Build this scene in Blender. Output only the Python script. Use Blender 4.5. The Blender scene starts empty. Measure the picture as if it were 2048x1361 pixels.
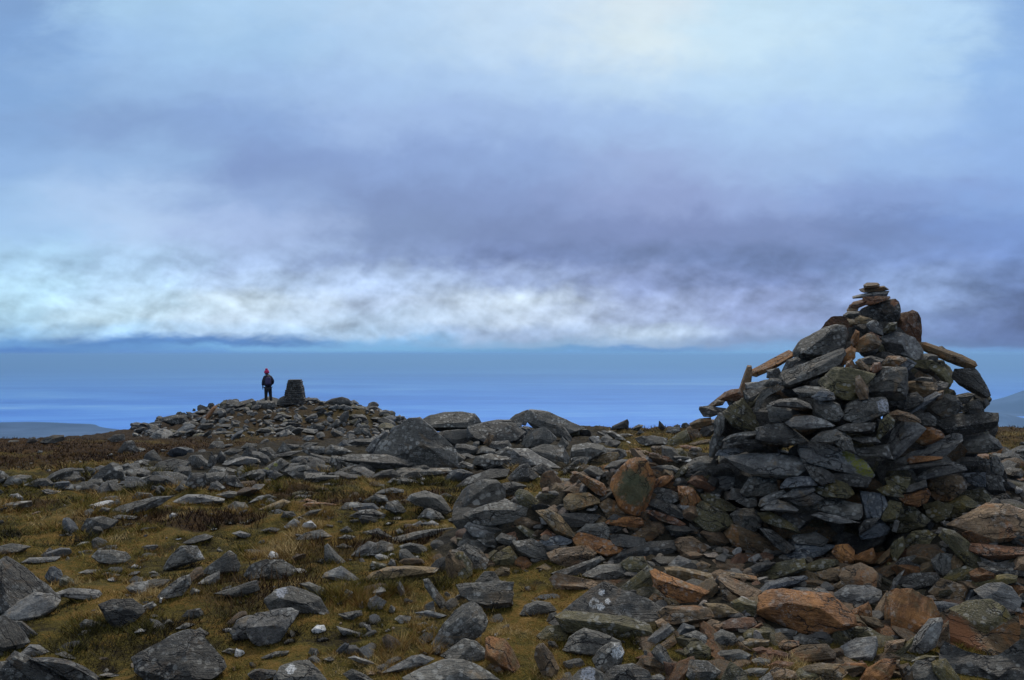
import bpy, math, random
import numpy as np
from mathutils import Matrix, Vector

DATA = r"""
@1536 560 4 C
p|small pinkish pebble crowning the very top of the tall cairn|778,40 800,28 865,28 880,40 872,62 800,70 778,60
b|thin brown stone directly under the pebble that crowns the cairn|755,75 790,66 870,60 910,55 942,78 900,90 790,98 765,90
l|thin pale slab jutting out to the left near the cairn's top|710,128 770,115 850,100 940,95 925,130 840,132 715,143
r|small reddish square block between the thin pale slab and the dark capstone|765,140 870,132 965,135 968,150 880,180 830,200 770,200
r||660,215 690,180 765,160 770,200 720,220
p||640,240 660,205 720,215 700,265 650,262
g||620,280 645,258 720,255 730,285 660,305
d|large dark capstone block with a rusty corner beneath the cairn's topmost pebbles|720,290 760,235 880,180 1010,160 1035,180 1050,240 1030,320 960,330 830,325
t||710,312 740,292 840,320 790,345 715,345
t||640,318 700,325 712,350 660,360
r|big dark brown upright stone on the right shoulder of the cairn's top|1030,300 1080,270 1150,255 1190,270 1215,320 1220,380 1205,430 1215,495 1150,470 1060,430 1025,380
l|small round pale stone peeping out under the dark capstone|800,365 830,338 870,340 905,375 910,430 830,400
y||925,410 970,350 1020,350 1020,400 950,420
r|rusty brown block on the cairn's left shoulder behind the large rounded grey boulder|440,400 480,340 515,308 600,302 640,320 680,400 690,470 640,500 600,420 540,380
g|large rounded grey boulder on the upper left slope of the cairn|215,570 280,480 380,430 450,390 540,375 600,380 620,450 600,550 520,580 350,630 240,635
g|long blunt grey stone slanting beneath the large rounded grey boulder|95,790 140,730 320,680 480,600 580,560 600,600 560,680 440,750 250,830 170,860 110,835
o||670,480 700,415 725,430 720,500 670,530
b|brown block in the middle of the cairn's upper face with a rusty chip on top|680,560 730,480 790,440 850,450 900,490 880,540 760,580
r||800,440 830,422 895,455 880,475
l|pale grey knobbly stone covered with lichen on the upper right of the cairn|925,465 1010,435 1060,435 1100,465 1160,470 1230,560 1225,610 1180,650 1100,620 1000,580 950,550 930,500
b|long brownish slab sloping down the right shoulder of the cairn like a roof|1220,510 1280,510 1400,560 1540,600 1640,650 1658,680 1620,712 1500,680 1380,620 1240,560
d||1360,545 1395,535 1450,580 1420,590
d|dark blunt slab jutting over a gap of sky on the cairn's right side|1500,720 1650,715 1690,760 1740,840 1770,915 1730,937 1640,900 1540,840 1480,790
y|curved greenish grey stone arching under the roof-like slab on the right|1160,700 1190,650 1300,650 1380,670 1440,740 1470,810 1440,830 1380,790 1280,700
o|small smooth orange stone high in the middle of the cairn|590,640 620,570 660,548 690,570 685,620 640,660 600,670
b||624,700 640,660 670,645 700,700 670,720
b||710,670 740,645 800,700 810,740 760,735
d||740,640 830,615 910,640 880,680 790,670
r||815,720 850,670 890,670 900,710 850,750
b||910,680 970,620 1050,620 1090,640 1020,700
n||1040,670 1110,635 1170,670 1120,720 1060,700
y|large mossy grey block just behind the upright pale pink wedge|415,820 540,710 640,712 840,760 780,840 700,900 690,955 600,945 480,885
p|upright pale pink wedge stone in the middle of the cairn|705,780 735,770 800,870 795,950 740,955 705,890
g|large angular grey block to the right of the upright pale pink wedge|805,900 830,790 900,710 1000,720 1090,710 1105,760 1090,860 1100,930 1060,955 900,935
b||1095,820 1180,812 1320,825 1350,850 1340,890 1230,935 1180,900 1110,880
l||1320,850 1370,815 1430,830 1420,860 1360,880
d||1165,805 1230,780 1300,785 1300,805
g||210,880 300,850 400,860 480,880 520,930 500,960 380,950 260,930
n||370,935 440,885 510,910 520,955 420,965
d||20,990 100,960 220,950 320,990 340,1030 250,1030 130,1010 60,1010
g||0,1010 100,1010 180,1040 190,1110 100,1140 20,1130
g||380,970 470,965 560,1000 600,1080 560,1130 440,1120 390,1070
g|square grey block with a pale right end in the centre of the cairn|610,1110 640,1000 720,960 880,945 930,950 950,1070 880,1090 820,1120 700,1145
d||950,990 1100,920 1180,905 1240,960 1200,1010 1100,1050
n|slim bluish grey stone slanting up to a small reddish chip|1145,1050 1210,975 1320,915 1360,930 1280,990 1160,1058
p||1345,905 1400,890 1390,945 1355,960
g||1310,1020 1370,950 1440,920 1510,940 1550,1020 1500,1070 1400,1100 1340,1060
d||1500,930 1590,910 1640,920 1600,970 1550,990
d||1550,1050 1590,990 1680,960 1710,1010 1725,1060 1650,1070
d||1640,920 1740,955 1765,985 1720,1030 1690,970
d|biggest dark blunt slab sticking out on the right edge of the cairn|1345,1130 1450,1085 1560,1070 1740,1065 1820,1070 1820,1130 1770,1200 1640,1230 1520,1240 1430,1210
p|thin pinkish tan slab lying above the bright orange stone's pale neighbour|970,1070 1040,1045 1140,1070 1210,1120 1215,1140 1130,1130 1010,1120
d||1190,1080 1280,1075 1330,1110 1330,1160 1250,1160
y||860,1290 900,1130 960,1085 1010,1130 1000,1180 930,1240
l|flat pale grey slab at mid height on the left half of the cairn|150,1140 220,1100 340,1090 440,1120 515,1165 420,1185 270,1200 190,1180
d||540,1190 640,1155 800,1145 850,1150 840,1210 740,1230 600,1225
g||-80,1190 0,1170 100,1150 180,1180 260,1260 300,1300 180,1310 0,1310 -70,1260
g||360,1270 430,1220 540,1200 590,1230 570,1290 480,1310
g||580,1240 640,1270 680,1360 600,1360 540,1310
l|large pale lichened block beside the bright orange stone on the cairn|945,1350 1010,1200 1080,1145 1170,1150 1250,1200 1200,1260 1130,1300 1080,1360 1020,1430 960,1400
o|bright orange stone on the right face of the cairn|1160,1280 1230,1185 1310,1185 1370,1210 1410,1260 1300,1310 1240,1320
d||690,1275 850,1265 880,1300 760,1310
@1380 680 8 C
o|orange plank-like slab leaning across a gap on the cairn's left shoulder|960,545 1010,470 1300,310 1550,180 1680,250 1560,310 1380,440 1240,500 1080,575
p|pinkish grey upright stone propping the orange plank-like slab|795,790 840,650 910,465 960,470 975,560 960,680 870,760 850,900 800,870
l||930,790 920,700 1150,680 1200,740 1050,790
d||860,820 1190,760 1100,850 1000,980 880,960
g||1190,720 1290,620 1400,640 1440,680 1280,750
g|narrow grey stone standing on end below the gap under the orange plank|1060,1080 1110,920 1190,820 1360,760 1460,790 1330,850 1200,930 1110,1100
d||1250,500 1400,470 1450,560 1380,620 1250,600
d||1480,520 1560,340 1690,300 1740,330 1580,480
r|rusty red stone on the left edge of the cairn|440,940 560,845 680,800 790,790 840,900 750,970 600,980
b||300,1060 420,960 550,970 500,1040 360,1065
d|dark stone jutting out at the far left edge of the cairn|155,1120 170,1075 320,1060 560,1100 530,1160 330,1230 230,1220
y|large brown and grey block below the rusty red stone on the cairn's left|550,1170 640,1080 850,960 920,1100 1040,1240 1160,1390 1000,1480 860,1440 700,1380 590,1240
g||410,1300 470,1210 560,1220 560,1400 480,1500 410,1450
b||0,1340 150,1270 320,1250 340,1360 200,1400 60,1420
@1380 850 4 C
g||270,125 320,85 420,60 560,55 560,90 420,130 300,135
d|dark rounded slab bulging from the left half of the cairn|540,110 560,30 640,0 760,10 840,60 930,130 800,160 640,150
d||310,150 420,120 560,120 600,170 480,190 340,180
n||225,240 250,205 360,190 420,215 330,245
d||160,150 200,60 280,110 240,200 215,260 160,250
l|long pale slab pitted with black spots on the lower left of the cairn|300,255 450,240 600,235 760,245 900,280 930,340 860,390 740,420 600,415 470,380 380,330
k|big pale slab splashed with bright yellow lichen in the middle of the cairn|895,160 960,135 1060,145 1180,200 1300,240 1380,290 1450,390 1430,412 1330,370 1240,330 1190,365 1060,335 920,290 890,230
d||920,320 1060,350 1140,400 1150,450 1050,480 980,430
g||980,120 1060,80 1160,40 1210,70 1190,120 1130,150 1040,140
g||1190,140 1220,70 1280,110 1310,215 1240,190
g||1300,210 1400,185 1520,180 1580,160 1610,270 1500,285 1400,280
d||1320,110 1440,100 1490,145 1380,145
g||0,330 40,270 160,250 215,280 210,350 120,395 20,400
l|round grey speckled stone low on the left of the cairn|155,410 200,340 290,315 360,350 400,400 350,490 240,525 170,480
g||415,530 480,430 560,410 680,420 700,520 580,560 440,560
d||305,570 340,510 420,520 480,570 380,600 310,590
d||370,610 460,570 530,590 530,650 470,665
n||735,490 780,430 900,415 980,420 1010,485 860,500 740,505
l||555,640 570,590 660,545 740,525 770,560 660,600 580,650
l||755,575 840,520 960,510 975,530 900,570 840,585
d||770,585 900,570 970,540 1060,590 990,640 900,650 820,620
y||980,510 1060,470 1160,445 1260,480 1300,550 1240,590 1080,570
d||1140,390 1330,380 1440,420 1400,500 1260,490 1160,440
l|wedge with a pale flat top in the middle of the cairn's lower front|575,680 640,620 700,598 790,630 860,680 840,700 700,690
g||960,660 1010,620 1130,590 1230,610 1360,640 1370,720 1340,760 1210,745 1080,700
l|thin flaky slab with a pale edge low in the cairn's front|980,725 1040,705 1180,730 1340,780 1200,790 1080,765
g||330,720 400,675 500,675 560,720 570,800 510,845 420,820 350,770
y||550,710 640,700 740,750 720,800 840,810 860,860 740,830 600,780
d||720,745 790,705 900,710 980,740 960,770 860,855 780,800
n||1370,540 1430,545 1540,560 1580,640 1520,740 1410,755 1390,640
y||1510,520 1580,490 1680,550 1690,575 1560,560
y|mossy block with a pale crust below the flaky feather-shaped stone|1565,430 1640,410 1760,430 1740,540 1640,545 1590,500
d||1740,490 1880,440 1890,500 1780,540 1730,540
b|warm brown mossy slab standing on edge at the right side of the cairn|1870,420 1920,400 2040,410 2170,420 2200,510 2070,610 1990,615 1900,520
o|rough orange stone tucked under the warm brown mossy slab|1685,590 1700,570 1790,570 1890,515 1920,550 1890,620 1820,655 1720,640
y||1530,740 1560,660 1600,610 1680,630 1700,690 1640,760 1560,770
y|olive block with a sharp pale ridge at the right foot of the cairn|1590,700 1680,630 1760,650 1860,720 1910,760 1840,830 1720,860 1620,850
l||1620,840 1640,760 1670,780 1650,850
y||1870,640 1980,620 2100,650 2060,740 1960,790 1900,740
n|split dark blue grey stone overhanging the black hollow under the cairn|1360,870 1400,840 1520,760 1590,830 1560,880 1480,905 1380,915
d||1360,820 1400,770 1500,755 1440,820 1370,865
y||0,740 60,640 95,620 160,720 300,720 340,800 200,855 90,820
y||95,560 180,560 300,620 360,660 330,690 170,720 120,660
d||110,520 180,500 250,530 160,550
b|long brown mottled slab sloping down to the rubble at the cairn's left foot|290,870 330,810 400,810 520,860 600,920 700,990 780,1080 720,1100 600,1060 470,1010 350,950
d||560,830 660,850 720,900 830,980 760,1020 680,970
n|blue grey splintered stone with a notch at the foot of the cairn|760,1060 830,930 1000,960 1150,970 1060,1030 940,1070 860,1075
d||830,890 1000,860 1100,920 1060,970 840,950
o|round orange brown cobble at the mouth of the black hollow|1140,1020 1170,970 1260,960 1310,1010 1300,1100 1220,1110
o||1310,1050 1390,1020 1460,990 1480,1050 1430,1110 1330,1100
y|mossy dark streaked slab lying at the cairn's foot above a black flat stone|570,1190 600,1150 760,1090 900,1075 920,1160 800,1210 650,1230 590,1260
n|flat black stone below the mossy streaked slab at the cairn's foot|575,1310 640,1255 760,1225 900,1215 920,1240 820,1290 700,1320 600,1345
d||480,1150 560,1110 660,1110 620,1150 520,1190
y||930,1120 1040,1080 1170,1080 1180,1120 1060,1170 960,1180
b||1020,1200 1120,1150 1190,1160 1180,1240 1130,1260
b||1490,1100 1540,1040 1590,1000 1590,1060 1530,1110
y||1590,1000 1640,930 1700,900 1720,980 1650,1090 1610,1060
y|mossy block streaked with ochre on the cairn's right foot|1690,960 1780,860 1900,850 1990,900 2000,990 1900,1020 1760,1000
g||1640,1130 1700,1070 1800,1050 1920,1080 1900,1150 1760,1180 1660,1180
d|smooth black flat-topped stone at the cairn's right foot|1620,1290 1700,1220 1800,1190 1960,1190 1990,1260 1900,1310 1760,1330 1640,1320
g||1600,1320 1630,1240 1700,1180 1640,1290 1620,1345
p|pale tan star-shaped block in the rubble right of the black flat stone|1185,1170 1260,1140 1360,1115 1450,1150 1490,1200 1480,1290 1400,1340 1330,1330 1220,1240
@1740 870 6.64 C
l|large grey slab running from the yellow stone chip to the cairn's right edge|310,380 370,320 560,230 760,180 900,70 1080,10 1180,20 1190,90 980,270 940,300 600,290 520,330 420,430 325,440
g|dark speckled block forming the right end of the cairn's broad slab course|860,290 940,220 1180,100 1320,30 1560,0 1680,80 1728,170 1660,210 1400,250 1100,270
o|yellow ochre bone-shaped chip lying across the large grey slab|505,340 540,295 660,285 950,295 930,330 640,370 540,390
d||240,475 350,440 560,400 940,370 1100,400 760,430 400,470
d||1100,370 1240,300 1400,300 1600,330 1590,400 1300,420
l|feather-shaped flaky pale stone pointing down to the left|505,640 620,560 720,490 880,410 1080,370 1230,420 1255,470 1200,495 900,520 700,590
n||1240,520 1400,505 1520,510 1450,600 1520,680 1400,680 1310,640
y||1060,830 1300,750 1500,730 1600,850 1560,900 1400,950 1240,890
y|big mossy slab under the warm brown slab at the cairn's right|710,990 800,950 1060,870 1240,820 1420,930 1300,1040 1180,1110 1000,1090 780,1120
g||1740,560 1820,660 1920,820 1930,900 1860,920 1780,780
d||1520,540 1720,560 1790,760 1620,790 1520,690
d||1580,800 1800,800 1900,910 1820,930 1640,870
g||1600,290 1680,300 1760,420 1740,520 1620,480
g||1770,480 1860,440 2000,450 2045,510 1990,580 1860,570
@1536 1021 4 B
p|large pinkish brown flat-faced slab at the right edge, beside the cairn|1470,110 1530,80 1620,30 1760,-40 1900,-30 2060,20 2140,80 2100,160 1960,230 1850,250 1720,225 1600,170
r|reddish slab lying flat right under the large pinkish brown slab at the right edge|1630,330 1650,270 1780,280 2060,305 2130,330 2060,360 1920,385 1760,385
y|tall dark mossy slab leaning beside the reddish slab at the right edge|1385,220 1420,165 1500,180 1600,260 1680,390 1740,450 1700,540 1640,470 1540,360 1440,270
d||1700,420 1900,430 2070,430 2070,520 1800,530 1720,500
l|pale mossy block with ragged shoulders over the black hollow's right side|1660,640 1760,600 1870,585 1950,630 2010,720 2000,770 1900,800 1760,740
b|big rust and grey two-toned block in the lower right corner, under the rounded green stone|1420,850 1480,820 1560,860 1700,980 1800,1010 1960,860 1975,980 1920,1160 1820,1180 1700,1160 1560,1140 1480,1080
y|rounded greenish stone resting on the rust and grey block in the lower right corner|1480,800 1600,740 1780,730 1880,790 1930,880 1900,990 1800,1045 1680,980 1560,880
l||1520,760 1700,670 1800,690 1830,735 1640,745
d|broad dark slab filling the bottom right corner of the photo|1420,1130 1460,1050 1560,1140 1720,1170 1930,1180 1980,1060 2090,1080 2110,1360 1560,1400 1400,1300
y||1410,550 1480,480 1580,450 1660,490 1670,530 1580,600 1480,580
y|slim grey stone bridging above the pale mossy block near the right edge|1620,590 1680,545 1900,515 1970,530 1960,575 1800,590 1660,640
n||1545,740 1620,600 1670,650 1600,720
g|grey block with a shiny top resting left of the tall mossy slab|1310,400 1380,350 1470,360 1440,440 1460,490 1390,530 1340,470
b||1450,400 1500,360 1560,430 1500,480 1460,470
b|brown block below the small mossy wedge, beside the black flat-topped stone|1300,650 1390,555 1480,600 1600,620 1560,740 1440,740 1340,710
n||1290,740 1420,735 1540,760 1480,820 1380,850 1310,800
o|large orange and brown block with a bright left edge in the rubble|960,680 1010,650 1150,655 1290,720 1370,860 1260,900 1180,1000 1120,1030 970,1020 955,850
p|pinkish wedge tucked behind the left edge of the large orange and brown block|830,850 880,760 950,660 970,700 965,890 900,890
l|long grey stone with a rusty band slanting below the orange and brown block|1050,1180 1120,1110 1200,980 1280,890 1370,880 1380,930 1330,1090 1200,1160
b||1330,1110 1370,950 1440,900 1450,1060 1400,1150
p||940,1090 960,1050 1090,1035 1060,1110 940,1180
y||940,1190 1050,1100 1160,1020 1140,1090 1050,1190
o|big warm brown slab with a flat tilted face in the lower right rubble|-30,700 60,650 220,660 480,690 640,830 655,910 500,980 350,990 230,980 80,890 -40,830
l|flat pale stone lying on top edge of the big warm brown slab|190,635 260,620 440,630 475,660 460,690 250,675
l|forked pale grey stone in the rubble under the star-shaped block|525,690 640,600 720,650 800,610 890,650 880,720 760,760 660,800 570,750
o|small triangular orange stone right of the big warm brown slab|650,820 720,800 800,750 820,790 830,920 800,940 720,880
l|light bluish grey rounded stone among the orange stones near the bottom edge|550,1160 600,1090 700,1035 850,1020 860,1080 830,1190 780,1215 620,1200
y|ochre stone between two grey pebbles right below the big warm brown slab|510,930 600,920 660,1000 640,1060 580,1090 510,1040
y||650,930 800,940 920,1010 840,1030 720,1030 660,1000
g||210,1020 260,990 330,1010 405,1060 290,1085 230,1060
g||420,1020 470,995 520,1030 500,1070 430,1060
r||90,1070 130,1040 240,1050 245,1090 160,1125 100,1110
b|long brown stone with an orange edge near the bottom of the rubble|185,1130 280,1090 460,1080 520,1140 520,1190 300,1225 200,1190
o|small flat orange stone below the light bluish grey rounded stone|560,1250 640,1225 770,1230 785,1260 740,1300 630,1310 580,1280
o|plump orange stone leaning at the bottom edge of the photo|740,1360 800,1270 920,1200 1010,1200 1010,1270 920,1400 760,1420
b||1000,1210 1050,1200 1060,1280 1000,1290
t||290,1260 400,1230 560,1240 620,1300 560,1360 400,1380 310,1320
y||180,1360 260,1270 380,1290 400,1360 260,1400
p||0,1310 60,1260 200,1290 220,1340 60,1380 0,1370
r||0,1240 80,1205 200,1220 160,1260 40,1270
r||0,1120 100,1125 160,1150 150,1200 40,1190 0,1180
g|slaty grey block standing on end at the bottom between orange stones|1150,1270 1200,1210 1320,1190 1340,1280 1400,1380 1180,1400
b||1050,1250 1120,1230 1150,1290 1160,1390 1080,1380
y||1320,1220 1420,1200 1440,1290 1560,1400 1420,1400 1330,1290
y||1130,1190 1260,1160 1400,1170 1300,1195 1160,1220
n|small slab of dark slate in the rubble just left of the star-shaped block|-10,590 80,555 280,530 300,545 220,590 100,630 0,630
b||300,440 420,420 540,410 550,440 440,470 350,495
t||400,500 560,460 560,540 500,575 420,560
b||300,560 400,560 500,590 440,610 300,610
b||490,620 580,570 620,600 540,680 500,660
y||910,470 960,420 1010,440 1000,520 930,550
g||0,1000 40,960 120,950 220,970 200,1030 100,1040 20,1040
@1180 840 8 B
p|slim pale whitish bone-shaped stone lying on top of the low rubble wall|495,530 520,500 700,505 880,495 910,515 880,545 700,575 580,585
t|rounded tan stone left of the whitish bone-shaped stone on the low wall|90,630 160,570 300,530 430,530 450,580 400,650 270,700 140,680
g||150,550 160,505 320,505 470,500 480,540 300,530
o|small orange and white chip left of the big round orange-rimmed slab|175,800 210,740 330,730 470,700 490,780 420,830 320,835
o|big round greenish slab with an orange rim standing on edge in the low wall|365,1060 400,940 520,840 640,690 740,650 880,680 950,800 1015,950 960,1150 920,1330 800,1480 700,1500 520,1400 420,1200
n||780,640 900,600 1000,600 990,680 900,700
r|red-bottomed flat slab right of the round slab on the low wall|950,530 1000,535 1150,590 1300,610 1410,640 1320,660 1150,685
b|brown cube-shaped stone on the wall's crest beside the rearing greenish slab|985,440 1020,425 1180,430 1180,540 1100,550 1000,500
y|greenish slab rearing up from the crest of the low wall|1190,440 1240,340 1380,240 1530,165 1580,340 1500,390 1340,430 1220,490
y||1200,530 1300,490 1450,455 1540,540 1560,620 1400,600 1250,560
r|rusty thin slab to the right of the rearing greenish slab|1440,420 1560,405 1720,440 1800,470 1640,500 1520,460
b||1540,160 1620,110 1700,130 1780,280 1740,350 1640,340 1580,270
w|tiny white chip on the wall near the cairn|1510,660 1600,625 1650,655 1600,690
g||930,760 1100,730 1300,740 1400,780 1350,840 1150,820 980,800
y||1330,950 1400,820 1500,730 1550,760 1540,840 1420,900
o|small orange tongue-shaped stone right of the round orange-rimmed slab|970,1060 1030,970 1150,910 1280,885 1325,920 1260,1010 1120,1080 1000,1120
d||1000,1140 1100,1090 1280,1130 1430,1200 1400,1280 1280,1330 1060,1260
o|olive and rust slab standing up between the round slab and the cairn|1420,1090 1560,1085 1640,1110 1760,1290 1640,1400 1500,1490 1440,1280
g||1560,720 1680,630 1850,590 1980,610 2000,750 1880,850 1700,880 1560,840
d||1350,420 1440,410 1440,440 1320,450
b||1600,380 1800,330 1900,320 1900,380 1720,420
@910 900 4 B
g|large dark block with a flat pale top at the left end of the low wall|100,520 160,480 330,430 450,430 560,470 600,510 560,560 400,590 260,610 190,600
l||190,440 280,390 400,395 440,420 320,440 210,470
p||435,390 470,370 510,400 500,425
y|egg-shaped olive stone perched on the left end of the low wall|490,360 520,325 580,335 650,400 690,450 640,480 570,475 510,410
l|round pale cushion-shaped stone beneath the large dark block|90,620 120,585 220,610 340,640 320,690 240,710 150,690
t|tan bent slab sloping down in the left half of the low wall|665,500 760,485 840,530 900,600 930,650 960,690 900,690 810,660 780,590
t||690,260 730,250 800,300 830,340 780,380 740,340
l||720,240 860,230 980,240 960,270 800,275
o|orange tapered stone pointing down to the right in the low wall|945,190 980,180 1060,220 1180,270 1220,340 1200,375 1130,350 1050,270
t|tan block with a dark face left of the round orange-rimmed slab|880,400 920,355 1060,350 1140,400 1140,430 1050,450 950,490 890,460
b||1160,440 1230,390 1320,440 1410,480 1360,530 1220,530
b||970,150 1030,120 1090,140 1060,190 980,180
d||1060,150 1160,140 1200,200 1100,200
d||1540,410 1640,400 1760,450 1830,520 1800,545 1680,510 1560,450
r||1510,490 1600,490 1750,540 1830,590 1790,610 1640,570
o|stone with an orange end facing out at the middle of the low wall|1160,580 1260,560 1400,535 1480,550 1490,600 1440,625 1320,600
d||860,520 1000,510 1150,530 1080,600 950,620 890,580
g|grey block behind the long orange brown bar of the low wall|990,660 1060,600 1190,590 1230,640 1220,740 1180,720 1060,690
o|long orange brown bar lying at the foot of the low wall|960,720 1000,670 1060,680 1140,720 1270,740 1325,790 1310,820 1220,850 1110,810 990,770
p|pinkish lens-shaped stone at the foot of the low wall, under the orange brown bar|755,830 820,800 960,780 1050,775 1110,830 1080,880 960,920 870,940 790,890
n|dark sharp-edged stone left above the pinkish lens-shaped stone|655,745 740,705 830,690 940,730 900,755 780,775 690,770
y||500,620 540,610 640,660 650,710 590,700
r||690,680 740,640 800,680 770,710 710,700
g||335,710 380,670 480,700 490,750 440,775 350,740
g||480,740 620,720 740,790 760,880 640,880 520,820
d||1250,690 1330,680 1500,710 1520,760 1380,790 1270,770
b||1410,690 1500,630 1600,620 1620,680 1560,730 1460,720
d|long dark streaked slab on the ground below the middle of the low wall|1200,880 1340,810 1560,740 1720,735 1760,790 1680,850 1480,860 1300,900
p|pale brown block with a pinkish end near the cairn's left foot|1750,740 1800,710 1900,705 2000,770 2040,840 1920,860 1820,840
l|small pale pinkish cube lying on the rubble at the cairn's left foot|1715,920 1790,850 1885,890 1850,945 1720,950
b||1900,950 1970,890 2040,920 2020,950
y|yellowish diamond-shaped stone in front of the low wall|1330,910 1400,865 1500,865 1545,940 1530,970 1440,1020 1390,980
g||1040,1000 1160,930 1320,920 1420,1000 1380,1050 1160,1040
d||790,985 930,940 1150,860 1180,890 1020,1010 880,1000
p|long sandy slab lying on the ground behind the lichen-ringed boulder|780,1040 830,990 960,1020 1100,1050 1340,1040 1360,1070 1240,1090 1120,1140 960,1110 830,1110
y|coarsely grooved grey stone slanting between sandy slab and orange slab|1305,1130 1420,1050 1540,940 1590,980 1580,1060 1520,1190 1440,1170
o|large bright orange shield-shaped slab tilted in the rubble left of the cairn's foot|1585,990 1620,970 1700,1010 1830,1070 2000,1130 1960,1160 1840,1250 1720,1190 1620,1100
t|long tan slab leaning on top of the bright orange shield-shaped slab|1700,950 1780,940 1900,970 2060,1000 2110,1040 2050,1080 1880,1060 1720,990
b||1540,1210 1590,1150 1660,1190 1620,1270 1560,1250
t||1680,1190 1730,1180 1820,1250 1700,1250
g||1590,910 1650,875 1700,900 1690,930 1610,930
d|lichen-ringed dark boulder marked with white rings in front of the rubble|810,1380 940,1260 1080,1160 1200,1085 1320,1130 1480,1190 1620,1290 1640,1350 1560,1470 1340,1500 1000,1480
y||0,960 0,830 60,830 120,900 130,990 60,1060
b|rusty pink upright stone at the left foot of the low wall|-70,880 -30,810 60,830 130,920 120,1020 40,1060 -50,1020
g||10,810 100,760 190,800 260,880 240,960 140,980 60,830
y||290,860 430,780 500,870 480,920 360,940
g|low rounded grey stone left of the sandy slab, beside a bright tan pebble|175,1050 240,980 310,980 360,1060 280,1090 200,1080
t|bright tan pebble on the grass at the left foot of the low wall|305,985 370,940 430,950 430,1000 350,1020
g||180,720 240,720 350,770 340,790 240,770
@1024 1021 4 B
p|two pinkish stones leaning together like an open book left of the cairn's foot|1665,560 1690,520 1790,560 1980,640 1960,700 1880,720 1760,660
b||1665,580 1760,680 1860,720 1760,760 1690,720
b||1670,510 1740,495 1940,530 1950,560 1780,545
b|broad flat brown stone in the rubble below the orange shield-shaped slab|1180,820 1260,775 1450,770 1560,790 1590,850 1480,900 1320,930 1220,890
t||1550,750 1700,755 1800,820 1620,870
y||1760,740 1830,705 1950,740 1930,860 1800,830
r|reddish oblong stone in the rubble below the leaning pinkish pair|1680,900 1760,870 1920,865 1945,910 1860,970 1700,960
p||1530,920 1590,875 1680,900 1660,960 1540,980
p||1450,910 1560,895 1520,940 1470,940
p||1150,890 1200,865 1280,940 1180,940
l|bluish white-topped stone with bent layers right of the lichen-ringed boulder|1070,1050 1150,970 1240,910 1285,960 1240,1010 1110,1090
n||1310,980 1370,905 1450,930 1460,970 1340,1000
g|curved layered grey stone in the lower rubble, beside a mossy brown block|1380,1000 1480,970 1560,1010 1620,1100 1560,1110 1480,1050
g||1600,1010 1680,960 1760,990 1800,1040 1740,1090 1640,1090
y|rounded mossy brown block near the bottom of the rubble|1390,1110 1440,1060 1510,1055 1580,1110 1580,1190 1480,1200 1390,1170
b||1180,1080 1290,1000 1310,1060 1240,1120
g|long pointed grey stone hanging down at the bottom between two moss clumps|1120,1140 1180,1080 1230,1120 1280,1220 1320,1340 1250,1260 1160,1190
g|grey boulder with an orange spot at the bottom edge of the rubble|1390,1260 1440,1200 1560,1215 1650,1290 1600,1360 1460,1380 1400,1320
y||1680,1350 1750,1220 1860,1300 1880,1380 1740,1420
g||1610,1180 1680,1130 1820,1120 1900,1160 1880,1220 1720,1230
t||1800,1080 1900,1030 2048,1040 2040,1085 1880,1095
y||1860,980 1920,950 2060,960 2040,1040 1860,1030
r||1930,1110 2000,1095 2080,1130 2060,1180 1980,1150
g||1850,1290 1920,1265 2040,1270 1990,1330 1880,1330
l||1980,1350 2060,1300 2090,1360 2040,1400
g||1920,1200 1980,1180 2060,1200 2060,1240 1960,1240
r||1900,950 1990,900 2010,920 1960,960
@1024 1021 4 G
y|mossy grey boulder in front of the lichen-ringed boulder|360,850 440,810 560,815 660,870 900,850 1080,910 1110,1010 960,1030 760,1040 560,1000 440,980
g|speckled grey boulder below the mossy one, near the bottom edge|420,1120 460,1020 580,950 700,980 800,1060 860,1050 880,1140 720,1180 560,1170
l|striped dark boulder with a white quartz end at the bottom edge|650,1190 700,1110 790,1060 860,1060 895,1130 870,1230 780,1300 690,1290
l|grey stone with a chalky white patch at the very bottom|470,1360 540,1280 620,1250 720,1300 780,1370 700,1420 500,1420
d|dark humped boulder at the very bottom right of the chalky stone|740,1320 820,1250 960,1225 1080,1290 1130,1370 900,1420 760,1400
g|black and white striped stone left of the lichen-ringed boulder|70,830 110,760 200,725 300,740 350,800 300,830 200,830 110,850
g||275,890 300,830 350,815 370,860 330,900
y||200,1010 280,930 370,920 440,980 430,1040 300,1060
b|brown upright stone rising from moss at the bottom|180,1180 200,1090 250,1070 320,1150 370,1260 340,1330 240,1310
t||960,1050 1000,1015 1060,1030 1050,1070 980,1075
g||1050,1250 1060,1120 1080,1130 1080,1240
l||1110,1330 1180,1310 1230,1340 1210,1370 1120,1370
o|split orange block sitting upright on the grass near the bottom|-205,1030 -180,1010 -120,1020 -50,1040 0,1110 70,1280 30,1300 -60,1270 -110,1250 -210,1180
@512 1021 4 G
t|long pale olive slab lying flat on the grass over a dark hollow|855,570 940,500 1050,460 1200,445 1380,455 1450,465 1400,520 1250,540 1060,545 900,575
y|humped dark grey boulder with rounded left flank and a chalky blue blotch|80,720 160,640 280,610 400,640 500,700 590,840 400,830 120,800
l|smooth light grey boulder below the dark one with chalky blue blotch|-60,880 0,830 150,805 270,785 325,820 280,900 180,1040 50,1090 -10,1060 -60,980
l|white and grey boulder-like quartz stone in the grass|890,770 910,710 960,685 1040,730 1010,790 920,805
w|small white quartz stone split in two on the dark moss|445,960 490,920 540,920 560,960 520,990 460,990
w|white quartz stone lying on top of the paired dark stones|95,370 120,325 170,345 185,380 140,395
d|dark stone forming the left half of a touching pair, under white quartz|-70,500 -30,430 80,390 140,400 100,550 -40,570
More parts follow.
